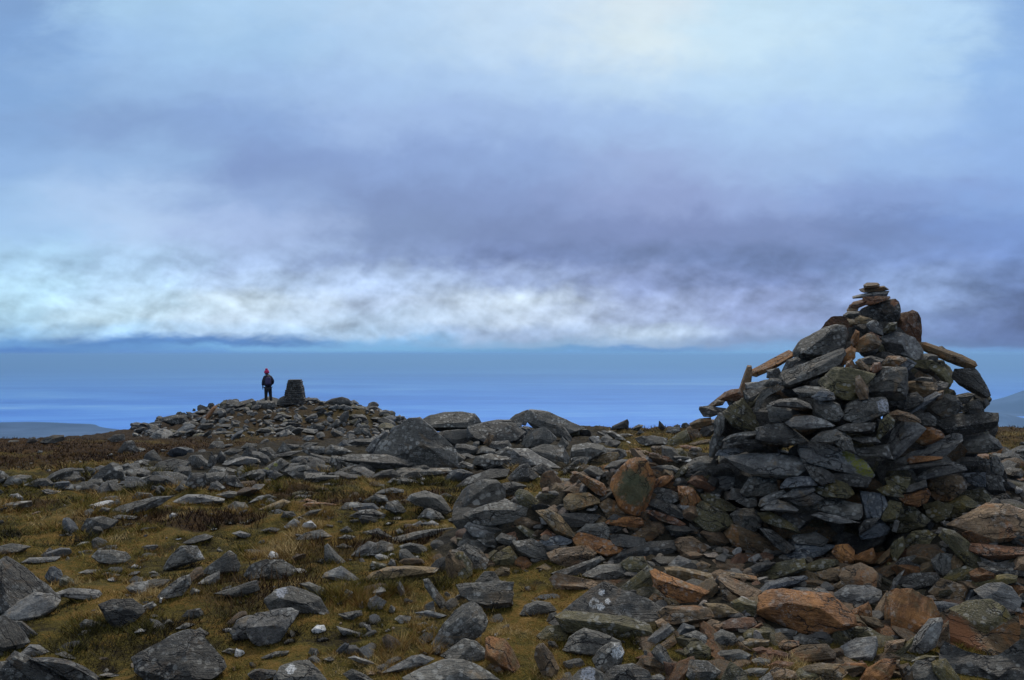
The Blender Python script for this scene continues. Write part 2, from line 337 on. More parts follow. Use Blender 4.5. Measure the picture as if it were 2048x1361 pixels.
g|angular grey stone forming the right half of a touching pair, under white quartz|95,550 150,400 210,395 300,450 370,530 200,550
g|pointed triangular stone standing up like a tooth in the grass|550,430 550,290 575,270 640,340 710,410 640,435
l|grey lichen-speckled stone left of the long pale olive slab|530,540 560,500 680,445 760,500 850,570 700,570
l|pale forked stone in the grass, one of two touching behind the olive slab|765,360 820,300 900,250 960,265 900,350 860,380
g|triangular grey stone with white specks touching the pale forked one|880,360 940,280 1000,240 1090,270 1100,320 1000,370
g|pale speckled dome of rock behind the right end of the olive slab|1150,290 1230,260 1330,280 1420,340 1400,370 1180,320
g||1150,400 1150,320 1200,310 1280,380 1180,420
l||1050,440 1080,390 1110,400 1120,450
y||910,450 930,410 1040,430 1040,460 940,480
g|long low outcrop of grey rock in the grass left of the wall's end|1040,240 1180,195 1340,160 1560,140 1540,180 1300,210 1100,265
g||1300,80 1320,30 1420,0 1500,60 1440,90
l||1540,90 1600,55 1690,30 1720,70 1620,110
g||880,170 980,145 1020,180 1080,210 990,230
g||320,230 400,180 520,155 600,210 500,240 400,245
g||670,160 730,125 775,165 720,190
g||660,220 720,195 860,220 760,240
d||230,140 310,75 365,135 300,160
l||320,60 350,50 480,95 420,95
g||40,160 120,135 190,150 150,180
d||640,290 700,265 760,290 700,310
l|thin upright grey splinter in front of the olive slab|1130,620 1150,565 1185,620 1195,690 1160,690
g|striped slanting stone stuck in the ground right of the olive slab|1340,560 1380,550 1440,650 1520,740 1560,790 1480,800 1430,730 1360,630
g||360,590 430,575 540,620 570,680 520,710 440,650
g||600,620 660,600 700,640 640,650
l||700,680 720,630 780,660 770,710 730,720
g||660,830 740,815 840,800 850,840 740,890
d||640,740 680,710 705,750 660,760
l||820,760 850,730 860,780 830,790
g||1060,810 1080,760 1115,780 1100,830
n|flat grey stone set in the grass below the striped slanting stone|1275,820 1380,800 1520,840 1460,865 1330,850
g||1110,870 1150,840 1240,850 1220,900 1150,905
l||650,930 730,950 830,980 810,1010 700,1000
l||860,910 910,920 935,990 910,1000
g|big grey boulder with brown veins near the bottom, left of the orange block|1410,1060 1500,910 1560,850 1640,760 1720,735 1800,790 1850,880 1830,960 1700,1060 1560,1120 1440,1110
g|low grey boulder tucked between the veined boulder and the orange block|1475,1160 1560,1100 1660,1030 1760,1050 1830,1120 1820,1190 1700,1220 1540,1190
g|saddle-shaped pale grey boulder right of the striped slanting stone|1615,600 1680,585 1780,590 1840,610 1960,570 2050,580 2040,760 1900,790 1740,740 1650,680
d||1410,1100 1470,1080 1480,1150 1420,1160
l|low grey ridge of rock at the bottom edge, left of a larger veined one|1000,1300 1100,1250 1240,1170 1320,1155 1420,1190 1360,1230 1200,1280
g|broad veined rock spreading along the bottom edge of the photo|1195,1340 1320,1270 1500,1200 1640,1200 1800,1260 1940,1360 1600,1420 1240,1400
l|grey boulder with a pinkish blotch at the bottom edge|140,1380 200,1250 330,1205 420,1200 460,1270 520,1320 570,1370 380,1440
d||40,1180 150,1130 260,1125 240,1160 100,1190
d||-60,1320 20,1270 160,1280 140,1340 0,1370
d|small black lump of rock on dark moss below the split white quartz|420,1140 440,1100 490,1110 510,1160 460,1175
l|flat grey stone with a blue white end, lying near the bottom|740,1180 790,1165 960,1220 940,1245 860,1230
g||700,1310 770,1270 880,1320 940,1360 800,1400
p||890,1310 920,1285 960,1300 940,1325
b|small brown stone at the foot of the split orange block|1840,1270 1870,1230 1940,1225 1990,1290 1920,1300
g||540,1190 600,1170 640,1195 590,1215
g||880,1090 920,1075 975,1110 930,1125
g||990,1080 1020,1040 1100,1050 1060,1090
l||1280,980 1360,950 1380,980 1300,1000
g||580,130 560,115 620,120 610,140
g||1120,160 1150,145 1190,175 1140,195
d|dark grey stone lying beside the rusty pink upright stone|1400,450 1440,400 1510,370 1520,480 1480,510
@0 1021 4 G
d|huge dark boulder at the left edge of the photo|-120,800 -100,480 0,420 60,380 130,420 220,480 330,600 420,650 470,700 440,760 300,850 120,880 20,850
l|dark stone frosted with white lichen, leaning on the huge left boulder|20,840 150,740 280,660 400,670 480,720 440,780 320,860 220,880 100,880
d|dark slab in the lower left edge, under the frosted stone|-60,1120 -60,860 40,850 130,900 230,1050 180,1090 60,1150
d||110,890 180,890 300,990 280,1030 220,1030
l|pale topped stone behind the dark bottom left boulders|170,1140 240,1075 310,1080 390,1130 330,1170 220,1170
d|round dark boulder in the bottom left corner of the photo|-60,1300 0,1210 120,1190 220,1210 280,1300 280,1400 -40,1420
d|long dark ridge-backed rock right of the bottom left corner boulder|60,1200 130,1130 230,1180 360,1230 500,1300 620,1380 300,1400 260,1280
d|long low dark rock behind the ridge-backed one at the bottom left|250,1190 400,1180 560,1200 700,1270 860,1380 640,1400 480,1280
d|biggest dark block in the grass at bottom left, with a pale sloping top|1070,1180 1180,1110 1360,1020 1520,960 1600,990 1660,1060 1760,1180 1800,1250 1720,1330 1500,1380 1200,1370 1090,1280
g||1540,970 1600,940 1670,980 1640,1010
d|square dark block with a flat top in the grass above the biggest one|800,760 900,720 1060,710 1140,770 1150,810 1060,900 940,960 860,880
g|small dark knob of rock left of the square dark block|635,910 680,875 740,880 770,920 700,980 650,960
g||750,890 800,890 880,930 820,940
l|low flat-topped grey stone between the frosted stone and square block|460,660 560,625 700,630 790,640 820,690 800,740 700,700 480,690
n||360,530 400,460 440,445 480,470 500,520 440,590 400,580
y||475,600 480,545 520,520 580,550 600,610 540,620
g|grey stone humped like a sheep in the upper left grass|740,370 790,320 920,320 1010,340 1040,380 980,420 880,440 800,420
g||780,310 860,280 930,280 940,315 860,320
g|tall grey angular stone with a white right edge in the left grass|1310,460 1360,370 1450,290 1570,290 1630,390 1560,400 1440,450 1340,480
g|twin-peaked pale and dark stone in the grass, with a white-tipped chip before it|1580,530 1680,440 1740,400 1830,330 1880,360 1920,440 1900,490 1760,500 1640,530
l||1580,590 1660,530 1750,490 1755,550 1710,600 1640,600
g|leaning two-layered dark stone pointing up right in the left grass|1260,700 1300,640 1440,540 1510,520 1520,590 1460,680 1320,710
g||1500,680 1540,620 1600,640 1580,680
l|pale low forked stone left of the leaning two-layered stone|1010,620 1060,580 1180,570 1190,650 1110,680 1040,650
g||1180,560 1240,550 1360,555 1300,610 1190,630
l||630,500 700,475 840,475 850,500 720,520
g||790,520 860,495 960,515 920,540
w||860,555 900,535 935,550 920,575 880,575
w|shiny white sliver of quartz on the grass under the sheep-like stone|1050,455 1080,430 1170,475 1100,470
l||1130,770 1220,730 1250,760 1180,805
w||1270,745 1280,695 1300,700 1290,745
d||1460,850 1500,800 1600,785 1630,830 1580,870
g||1290,910 1350,870 1390,890 1380,915
g||1410,945 1490,900 1560,910 1480,950
l|smooth rounded boulder low in the grass, left of the light grey one|1845,980 1900,880 2000,840 2090,850 2120,960 2000,1030 1880,1040
g|curved grey stone reaching down left like a tail, below the touching pair|1720,665 1880,640 1960,590 2050,560 2070,640 1980,680 1880,700
d||1950,520 2000,440 2080,430 2100,540 1990,555
w|white quartz piece stuck to a flat grey stone at bottom left|1875,1160 1890,1105 1950,1125 1955,1150 1900,1180
g||1775,1130 1830,1105 1880,1110 1870,1160 1820,1150
g||-40,330 0,290 100,265 240,290 180,330 60,350
l||170,420 240,380 480,370 440,410 260,430
d||330,360 400,300 440,330 420,380 350,380
g|long flat grey outcrop slanting across the grass, lower of two|650,150 700,70 800,50 940,80 900,130 780,160 700,195
g|long flat grey outcrop slanting across the grass, upper of two|860,30 960,-30 1100,-75 1240,-105 1380,-110 1240,-20 1100,20 920,50
l||890,55 960,35 1100,50 1060,75 930,75
g||470,200 540,180 580,200 540,215
d|mossy dark pointed stone behind the tall stone with a white edge|1470,260 1560,210 1640,190 1700,210 1660,240 1540,275
w||1400,230 1450,215 1460,230 1420,238
l||1190,500 1230,485 1300,515 1260,525
l|flat grey stone outcrop above the dark pointed mossy stone|1390,-70 1500,-125 1620,-125 1790,-90 1780,-70 1600,-50 1440,-50
g||1820,-30 1880,-70 1960,-60 1990,-25 1900,0
l||1860,185 1920,165 2000,190 2040,230 1960,230
w||1680,155 1720,140 1760,150 1710,165
g||440,1150 520,1130 600,1180 640,1200 540,1190
d||520,1120 580,1110 660,1140 580,1150
l||790,1320 860,1300 990,1320 900,1340
g||1980,1310 2040,1270 2100,1290 2080,1350 2010,1350
@700 780 4 M
g|large pyramid-shaped grey boulder in the middle of the boulder band|230,510 290,410 400,310 480,250 560,240 620,320 740,390 820,480 840,600 600,640 420,540 320,520
g|smooth humped boulder on the skyline in the middle of the photo|545,270 640,220 760,185 880,183 980,200 1030,270 980,320 800,330 560,330
d|blocky dark boulder below the smooth humped one on the skyline|680,350 780,330 940,325 950,400 860,460 800,420
g|long boulder forming the second, right-hand hump on the skyline|1410,230 1450,170 1590,185 1700,240 1850,300 1740,330 1640,370 1480,300
g|sharp topped stone at left end of the long skyline hump|1280,240 1330,200 1420,165 1440,210 1400,280 1300,260
d|dark cubic boulder in the gap between the two skyline humps|960,300 1100,265 1280,270 1380,340 1320,420 1200,450 1060,440 960,380
b|small brown upright sliver set in the dark gap between skyline humps|1070,430 1110,350 1150,370 1130,460
d||1140,420 1260,410 1290,450 1200,490 1120,460
g|grey block under the long skyline hump, above a grassy pocket|1380,430 1440,330 1560,310 1640,390 1560,450 1440,470
y||1710,340 1760,290 1850,310 1840,370 1740,380
g|square boulder with a pale top in the right part of the boulder band|1460,480 1560,440 1700,450 1745,540 1740,600 1640,600 1500,520
l|long pale lilac grey slab sloping right in front of the square boulder|1280,580 1320,480 1420,480 1560,560 1670,620 1560,610 1400,600 1300,620
g|round boulder half hidden behind the top of the low wall|1770,560 1790,450 1900,430 2010,450 2040,490 1960,540 1880,580
g|grey wedge above reddish stones in the boulder band|990,600 1020,540 1120,515 1280,550 1260,590 1100,640
g||1170,500 1260,460 1320,480 1290,540 1200,530
d|sharp dark fin of rock pointing down left in the boulder band|840,790 960,700 1120,640 1260,640 1230,710 1060,740 940,750
d|dark triangular rock between the fin and the lilac grey slab|1270,700 1360,610 1420,600 1500,690 1400,740 1300,740
d||1460,630 1540,590 1680,680 1540,690
n|round grey boulder with curved bands beside the sharp dark fin|760,710 820,650 900,640 980,670 900,730 830,740
l|fallen column of pale rock leaning against the pyramid boulder|130,480 200,390 280,330 305,350 240,440 180,510
d|long flat dark slab in front of the pyramid boulder|-60,560 20,520 280,520 420,560 490,590 440,620 280,640 100,600
l||860,600 900,570 980,600 980,630 880,625
g|low flat slab running below the pyramid boulder|340,670 440,630 600,640 780,630 800,660 640,690 460,700 380,690
d||180,690 260,650 340,640 400,690 300,720 200,720
g|great grey block in the grass at the wall's far left end|830,970 860,900 940,780 1060,730 1160,735 1225,790 1220,860 1120,880 1020,930 940,990
d||1200,830 1220,750 1300,740 1400,770 1340,830 1240,860
g|dark mossy boulder in the grass left of the great grey block|470,880 500,840 600,815 720,850 800,960 760,990 640,930 540,920
g|small dome-shaped stone in the grass below the dark mossy boulder|550,1020 600,960 640,950 720,990 750,1030 640,1050
l||500,1080 560,1050 600,1080 580,1100 520,1100
g||280,950 300,900 380,890 450,980 380,1000
g||110,890 200,840 280,850 300,890 200,920
l||210,830 260,800 340,785 420,800 420,825 320,830
l||120,770 180,735 270,760 260,775
l||300,740 340,710 400,720 400,745 340,750
d|mossy dark hump of rock in the grass at mid left|10,1010 80,970 180,960 280,1000 260,1040 120,1030
n||0,950 60,910 180,910 240,960 140,970 20,970
w||555,760 570,735 590,750 580,770
g||790,1040 860,1010 940,1000 950,1040 860,1070
g||1010,510 1060,455 1160,480 1150,520
g||1680,660 1740,615 1820,620 1800,670
l||1800,640 1840,605 1940,610 1920,650
g||830,560 840,490 920,540 900,580
g||1660,450 1700,380 1750,430 1720,470
l||1270,275 1370,265 1370,295 1310,305
d||1040,265 1180,240 1280,240 1280,265
g||1300,620 1420,660 1260,680
g||930,500 970,455 1000,500 970,520
@400 840 5.333 M
g|fin-like rock with a vertical dark face in the boulder band|820,345 890,240 970,330 930,350
d|dark stone at the left of the fin-like rock in the boulder band|445,390 520,280 600,320 600,400 540,410
g|rounded grey boulder left of the fin-like rock|600,400 640,310 740,300 820,380 760,430 640,430
l|long flat slab with a bright top in the middle of the boulder band|260,470 380,420 490,395 500,420 600,420 630,450 480,480 340,500
g||250,350 330,310 450,320 390,360 330,380 290,380
g||440,300 500,250 600,260 600,290 500,310
d||170,420 220,330 270,380 270,450 200,460
g|yellow-spotted slab tilted in the middle of the boulder band|640,560 760,470 860,420 940,470 880,530 740,600 680,560
g||860,560 960,470 1085,465 1000,530 900,570
g|broad wedge of rock on the front edge of the boulder band|410,620 500,560 640,530 690,580 600,640 480,650
d||570,700 600,620 690,570 690,660 620,680
d||730,610 790,540 880,590 800,650
g|small square block at the front edge of the boulder band|940,570 1000,540 1100,560 1100,640 1020,640
d||930,420 1000,390 1170,390 1180,450 1080,460
g|cracked pale slab in front of the long dark slab|1170,430 1190,365 1280,380 1390,400 1390,490 1280,470
g||1390,480 1410,390 1500,400 1520,500 1440,540
g|rounded pale block where the long dark slab begins|1490,430 1530,390 1640,370 1740,500 1720,560 1640,500 1540,490
g||1260,470 1390,490 1390,550 1280,540
l|long thin overhanging slab on the front edge of the boulder band|1110,560 1180,520 1300,560 1560,580 1400,600 1200,600
g||1110,680 1140,600 1300,590 1480,600 1360,640 1180,680
d||940,320 930,260 1050,270 1040,310
g||1060,290 1140,240 1260,250 1180,310
g||1090,330 1180,280 1320,290 1320,350 1180,380
d||820,370 960,340 1080,330 960,390 840,400
d||1580,240 1640,210 1860,200 1800,260 1640,270
l|pinkish white rounded stone on the brown heather near the mound's foot|1090,210 1140,170 1210,175 1210,205 1140,225
g||1280,360 1400,270 1520,300 1600,340 1500,370 1400,380
g|blocky boulder at the left front of the boulder band with a pale vein|50,650 70,580 180,560 290,570 280,680 160,700 70,690
d||290,690 300,600 380,600 470,720 400,730
l|small pale pyramid stone before the boulder band|90,740 130,690 180,655 260,720 200,760
g||100,560 150,500 280,510 380,540 300,570 180,560
g||390,590 400,520 450,490 490,540 440,590
l||520,760 590,690 690,690 640,740 570,775
g||190,800 320,760 560,790 500,820 300,830
l||0,860 60,820 180,830 250,880 120,900 20,890
g||300,930 380,880 520,930 440,960 330,980
d||520,890 620,820 720,800 800,830 680,870
t|sandy twisted stone lying in the grass before the boulder band|640,950 760,900 880,850 950,880 860,940 740,960
l||970,830 1060,800 1180,810 1100,840
o|flat orange tan stone in the grass before the boulder band|1110,910 1160,885 1300,880 1450,905 1340,925 1180,935
p||1060,870 1140,840 1240,870 1140,890
g||860,1060 900,980 980,980 1020,1020 920,1050
g||1080,1030 1180,970 1290,955 1220,1020 1120,1050
l|small pointed stone with a white tip in the mid grass|900,1140 1000,1060 1060,1090 1080,1150 980,1180
t||1020,1050 1060,1040 1160,1070 1110,1085
g||1500,950 1560,890 1680,880 1760,930 1620,970
l||1310,690 1400,670 1520,680 1500,710
g||1760,700 1860,660 1960,690 1860,715
y||960,790 1080,755 1200,770 1200,800 1040,810
l||1320,1060 1360,1020 1420,1040 1380,1070
@0 840 4 M
g|pale domed stone at the left end of the boulder band|30,530 80,460 160,445 240,450 270,500 180,540
g|big rounded left-hand boulder of the boulder band|740,470 820,390 900,350 960,370 1000,480 920,500 860,490
g||1020,390 1080,340 1140,325 1180,360 1120,390
g|tallest angular boulder in the left half of the boulder band|1200,430 1270,350 1380,315 1500,340 1490,390 1400,420 1280,430
g||1490,350 1530,290 1610,285 1640,340 1580,360
d|dark pointed rock upright in the left half of the boulder band|1660,370 1690,260 1730,330 1700,390
g||1200,490 1230,420 1370,420 1410,500 1320,520
g||1370,440 1420,380 1520,380 1520,470 1440,500
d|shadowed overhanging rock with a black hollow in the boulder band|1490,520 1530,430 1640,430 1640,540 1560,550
g|low slab in front of the big left-hand boulder with white top spot|870,540 960,510 1120,480 1200,450 1200,530 1040,550
g||690,530 720,480 810,475 850,540 760,555
g||530,550 580,520 680,510 710,550 620,570
l|small pale slab lying alone in heather at the left|340,570 380,555 480,575 450,600 370,595
g||200,520 300,475 380,470 420,510 320,540
g||420,490 440,455 510,460 530,490 460,500
g||550,450 580,425 640,425 650,455 580,470
l||700,410 800,370 870,385 780,430
g||980,420 1040,390 1090,420 1080,470 1020,480
g||1090,430 1140,380 1240,380 1220,430 1150,450
d|triangular dark stone standing alone in the heather above the band|940,260 1000,180 1060,170 1105,250 1040,270
g||1090,240 1110,220 1165,235 1120,260
l||850,290 890,270 910,280 880,295
g|pale flat stone on the heather slope below the mound's left end|865,155 920,120 990,120 995,160 900,180
g|low rounded boulder on the left skyline|325,180 370,145 420,125 500,125 510,160 420,190
d|small dark stone on the left skyline beside the low rounded boulder|215,180 240,150 275,140 300,170 260,190
g||50,185 80,165 140,165 165,185
g||0,700 60,670 160,655 240,650 245,690 120,720 30,730
g||-60,480 -20,400 30,420 80,460 30,490 -20,510
l||300,265 310,245 340,250 335,265
g||1060,620 1100,580 1200,590 1220,615 1100,640
g||780,750 820,700 880,710 860,740
w||765,383 785,368 805,375 795,384
g||1670,560 1690,510 1740,495 1800,550 1740,565
g||1400,560 1440,520 1490,550 1440,580
g||1800,340 1860,300 1960,300 2060,320 1960,350 1860,365
g||1430,230 1480,215 1530,235 1470,245
g||1280,245 1300,235 1340,245 1300,255
@1180 840 8 M
d|sharp pointed stone leaning up on the skyline, left of the cairn|345,160 370,100 480,50 590,0 615,50 600,140 480,150
d|small split spike of rock on the skyline near the cairn|1095,130 1110,25 1160,70 1210,130 1160,160
g||670,180 700,120 780,80 850,90 780,160
g||740,230 800,160 900,220
g||1220,200 1260,130 1420,120 1430,180 1320,230
g|wide grey boulder behind the low wall, under the skyline stones|750,300 860,265 1000,260 1160,290 1220,340 1180,400 960,420 800,380
g||250,190 350,180 500,260 560,320 400,310
l||100,210 150,190 240,230 220,250
w||100,275 120,262 170,285 150,295
w|small white stone on the red heather behind the low wall|585,350 610,340 650,365 630,375
g||-60,560 -20,380 120,390 220,440 260,490 140,530
d||1460,110 1490,60 1540,50 1600,100 1560,150
d||1340,100 1400,75 1450,95 1420,140
g||1580,100 1700,30 1800,0 1880,40 1820,90 1700,130
b||1700,140 1760,60 1900,0 2030,0 2000,80 1840,180
d||1770,200 1800,100 1920,70 2020,80 1960,220 1880,280 1800,270
g||470,230 600,220 700,250 600,280
l||1195,300 1215,285 1245,300 1230,320
o||720,470 750,452 820,470 790,495
@260 720 6.807 H
o|orange brown post-like slab standing aslant on the mound's left flank|985,850 1010,790 1120,650 1160,630 1175,650 1090,770 1010,865
d|flat dark boulder on the mound's left end carrying a small knob|430,830 460,785 620,750 740,760 780,830 680,890 560,880
d|small dark knob on top of the flat boulder at the mound's left end|625,750 650,715 690,708 735,750 700,770
d||265,900 300,855 400,835 440,890 360,920
d||335,840 350,815 390,812 395,840
d|dark block on the mound's skyline between the knob and the orange post|920,680 925,635 960,615 1050,645 1050,690 980,720
d|round dark stone on the skyline just above the orange post|1055,640 1075,595 1130,590 1150,620 1100,660
d||850,700 860,665 890,670 890,700
g|long sloping slab on the mound's skyline left of the hiker|1340,630 1420,590 1580,560 1650,535 1700,570 1690,620 1560,640 1420,650
d||1280,720 1400,650 1440,680 1340,730
g|big slab under the hiker's feet on the mound's crest|1710,620 1760,570 1880,560 1960,575 1990,640 1900,680 1780,680
g||1780,570 1800,540 1850,540 1870,575
d||1900,565 1930,530 1980,530 1995,575
d||0,940 20,915 80,910 105,940 60,960
g||1050,850 1100,820 1240,830 1180,870
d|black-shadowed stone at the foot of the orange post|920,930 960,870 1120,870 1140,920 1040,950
g||1080,990 1280,970 1400,985 1420,1020 1260,1040
g||580,1010 680,970 800,980 760,1020 640,1040
l||1120,920 1200,885 1220,895 1150,935
w||360,1020 380,1005 410,1020 390,1035
g||1360,900 1400,850 1480,860 1490,920 1420,930
g||1410,960 1500,930 1580,960 1560,1000 1460,1000
@540 720 6.4 H
g|broad sloping boulder in front of the stone pillar's left foot|90,550 130,495 180,470 240,490 310,540 240,600 140,600
d|humped boulder on the mound's crest right of the stone pillar|690,550 800,500 920,480 990,500 1040,540 1080,590 1040,600 960,570 820,580
l|pale cap stone at the top of the round-stone wall on the mound's right|900,620 960,585 1030,600 1050,630 960,650
d|thin dark slab jutting out on the mound's right skyline|1090,590 1140,575 1175,580 1170,600 1110,610
d|flat dark slab perched at the right end of the mound's skyline|1440,650 1480,640 1560,665 1580,685 1500,690
g|tall oval stone set upright in the mound's right front|890,790 900,720 950,670 1000,660 1010,720 970,800 920,840
d||1640,730 1720,725 1720,745 1660,760
g|round stone at the base of the mound's right wall|1060,930 1080,880 1140,865 1185,900 1160,950 1100,960
g||1190,930 1210,880 1260,880 1280,930 1240,955
g||1280,930 1300,880 1350,870 1385,910 1350,945
g||1060,860 1110,800 1140,750 1170,770 1160,850 1100,870
g||1170,860 1200,790 1240,780 1260,820 1220,850
d||480,880 560,820 680,840 700,880 600,920
g||740,860 860,770 900,790 880,860 780,880
g||360,620 420,580 480,620 440,650
g||680,920 740,870 790,870 760,900
g||180,870 260,840 330,870 340,910 260,910
l||190,910 210,890 320,960 290,970
w||360,910 380,890 410,890 400,920
g||660,800 720,780 770,820 720,850
g||830,890 900,860 980,890 960,930 860,930
g||1290,750 1340,730 1420,750 1380,780
"""
rng = np.random.default_rng(7)
random.seed(7)
SC = bpy.context.scene
COL = SC.collection
F = 1560.0            # focal length in photo pixels (2048 wide)
CX, HY = 1024.0, 710.0
EYE = 1.62

# ------------------------------------------------------------------ helpers
def link(o, parent=None):
    COL.objects.link(o)
    if parent is not None:
        o.parent = parent
    return o

def tag(o, label=None, cat=None, group=None, kind=None):
    if label: o['label'] = label
    if cat: o['category'] = cat
    if group: o['group'] = group
    if kind: o['kind'] = kind
    return o

def mesh_np(name, v, f, mat=None, smooth=True, sharp=None):
    """v (n,3), f (m,k) index arrays -> mesh"""
    v = np.asarray(v, np.float32); f = np.asarray(f, np.int32)
    me = bpy.data.meshes.new(name)
    k = f.shape[1]
    me.vertices.add(len(v)); me.vertices.foreach_set('co', v.ravel())
    me.loops.add(f.size); me.loops.foreach_set('vertex_index', f.ravel())
    me.polygons.add(len(f))
    me.polygons.foreach_set('loop_start', np.arange(0, f.size, k, dtype=np.int32))
    me.update(calc_edges=True)
    if smooth:
        me.polygons.foreach_set('use_smooth', np.ones(len(f), bool))
        if sharp is not None:
            me.set_sharp_from_angle(angle=sharp)
    if mat is not None:
        me.materials.append(mat)
    return me

def _hash(ix, iy, iz, seed):
    h = (ix.astype(np.int64) * 374761393 + iy.astype(np.int64) * 668265263 + iz.astype(np.int64) * 2147483647 + seed * 974634777) & 0x7fffffff
    h = ((h ^ (h >> 13)) * 1274126177) & 0x7fffffff
    h = ((h ^ (h >> 16)) * 1911520717) & 0x7fffffff
    return ((h ^ (h >> 15)) & 0xffff) / 65535.0

def vnoise(x, y, z, seed=0):
    ix, iy, iz = np.floor(x), np.floor(y), np.floor(z)
    fx, fy, fz = x - ix, y - iy, z - iz
    fx = fx * fx * (3 - 2 * fx); fy = fy * fy * (3 - 2 * fy); fz = fz * fz * (3 - 2 * fz)
    r = 0
    for dx in (0, 1):
        for dy in (0, 1):
            for dz in (0, 1):
                w = (fx if dx else 1 - fx) * (fy if dy else 1 - fy) * (fz if dz else 1 - fz)
                r = r + w * _hash(ix + dx, iy + dy, iz + dz, seed)
    return r * 2 - 1

def vnoise2(x, y, seed=0):
    ix, iy = np.floor(x), np.floor(y)
    fx, fy = x - ix, y - iy
    fx = fx * fx * (3 - 2 * fx); fy = fy * fy * (3 - 2 * fy)
    z = np.zeros_like(ix)
    r = 0
    for dx in (0, 1):
        for dy in (0, 1):
            w = (fx if dx else 1 - fx) * (fy if dy else 1 - fy)
            r = r + w * _hash(ix + dx, iy + dy, z, seed)
    return r * 2 - 1

def fbm2(x, y, oct=4, seed=0):
    a, s, t = 1.0, 0.0, 0.0
    for o in range(oct):
        s = s + a * vnoise2(x * 2 ** o + 17.3 * o, y * 2 ** o - 9.1 * o, seed + o); t += a; a *= .5
    return s / t

def fbm3(p, oct=3, seed=0):
    a, s, t = 1.0, 0.0, 0.0
    for o in range(oct):
        q = p * 2 ** o
        s = s + a * vnoise(q[:, 0] + 31.7 * o, q[:, 1] - 5.3 * o, q[:, 2] + 11.1 * o, seed + o); t += a; a *= .5
    return s / t

def sstep(x, a, b):
    t = np.clip((x - a) / (b - a), 0, 1)
    return t * t * (3 - 2 * t)

# ------------------------------------------------------------------ the lie of the land
_R = np.array([0, 4, 6, 8, 10, 14, 20, 30, 43, 47, 60, 100, 400, 1600.])
_Z = np.array([-.03, -.02, -.015, -.02, -.10, -.38, -.86, -1.75, -3.05, -3.6, -10, -32, -200, -712.])
_SPX = np.array([-600, 0, 100, 200, 270, 330, 400, 470, 530, 600, 680, 710, 760, 810, 840, 900, 1000, 1200.])
_SPY = np.array([890, 885, 880, 866, 858, 842, 823, 808, 805, 805, 805, 813, 824, 837, 848, 866, 876, 880.])
_WX = np.array([-.75, -.45, -.3, 0, .3, .6, 1.1, 1.6, 1.9])
_WH = np.array([0, .10, .22, .34, .46, .60, .76, .80, .5])

def bank(x, y):
    h = np.interp(x, _WX, _WH)
    prof = sstep(y, 5.75, 6.45) * (1 - sstep(y, 6.65, 7.5))
    w = h * prof
    w = np.maximum(w, .62 * np.exp(-((x - 3.4) / .65) ** 2 - ((y - 5.25) / .65) ** 2))
    w = np.maximum(w, .13 * sstep(x, .3, 1.4) * sstep(y, 4.0, 5.0) * (1 - sstep(y, 7.5, 8.5)))
    w = np.maximum(w, .55 * np.exp(-((x - 4.2) / 1.3) ** 2 - ((y - 7.2) / 1.0) ** 2))
    return w

def ground(x, y, noise=True):
    x = np.asarray(x, float); y = np.asarray(y, float)
    r0 = np.hypot(x, y); r = np.maximum(y, r0 * .8)
    px = CX + F * x / np.maximum(y, .35 * r0 + 1e-6)
    z = np.interp(r, _R, _Z)
    fr = sstep(y / np.maximum(r0, 1e-6), .3, .6)
    m = (878 - np.interp(px, _SPX, _SPY)) / F * 43
    z = z + fr * np.where(m > 0, m, m) * sstep(r, 33.5, 43.5) * (1 - sstep(r, 46, 56))
    rs = sstep(px, 780, 930) * fr
    z = z + rs * (.50 * sstep(r, 13, 24) - sstep(r, 27, 60) * 6.0)
    z = z + bank(x, y)
    if noise:
        a = np.clip(r / 5, .4, 4)
        z = z + .055 * a * fbm2(x / 1.7, y / 1.7, 3, 3) + .042 * fbm2(x / .3, y / .3, 3, 9) * np.clip(r / 4, 1, 3)
    return z

_BX = np.array([120, 300, 500, 700, 900, 1100, 1200])
_BLO = np.array([975, 985, 968, 960, 950, 945, 930.]); _BHI = np.array([960, 925, 890, 880, 858, 852, 860.])
def band(x, y):
    """where the ground is the stony band of boulders rather than turf"""
    yy = np.maximum(y, .3)
    px = CX + F * x / yy; row = HY - F * (ground(x, y, False) - EYE) / yy
    lo, hi = np.interp(px, _BX, _BLO), np.interp(px, _BX, _BHI)
    return sstep(px, 100, 200) * (1 - sstep(px, 1180, 1260)) * sstep(row, hi - 6, hi + 6) * (1 - sstep(row, lo - 8, lo + 10)) * (y > 6) * (y < 32)

def rays_to_ground(px, py, noise=False):
    px = np.asarray(px, float); py = np.asarray(py, float)
    ys = np.geomspace(3.0, 58, 900)
    u = (px - CX) / F; w = (HY - py) / F
    Y = ys[None, :]
    zg = ground(u[:, None] * Y, np.broadcast_to(Y, (len(px), len(ys))), noise)
    hit = (EYE + w[:, None] * Y) <= zg
    i = hit.argmax(1)
    d = ys[i]
    d[~hit.any(1)] = np.nan
    return d

_CY = np.array([560, 570, 600, 640, 680, 720, 760, 800, 850, 900, 1000, 1100, 1200.])
_CL = np.array([1728, 1726, 1710, 1688, 1600, 1560, 1490, 1440, 1405, 1415, 1428, 1425, 1400.])
_CR = np.array([1760, 1760, 1780, 1842, 1850, 1950, 1978, 1988, 1995, 2004, 2025, 2050, 2060.])
AXIS = 6.75
def cairn_depth(px, py):
    l = np.interp(py, _CY, _CL); r = np.interp(py, _CY, _CR)
    c = (l + r) / 2; h = (r - l) / 2
    u = np.clip((px - c) / h, -1, 1)
    return AXIS - h / F * 6.2 * np.sqrt(1 - u * u)

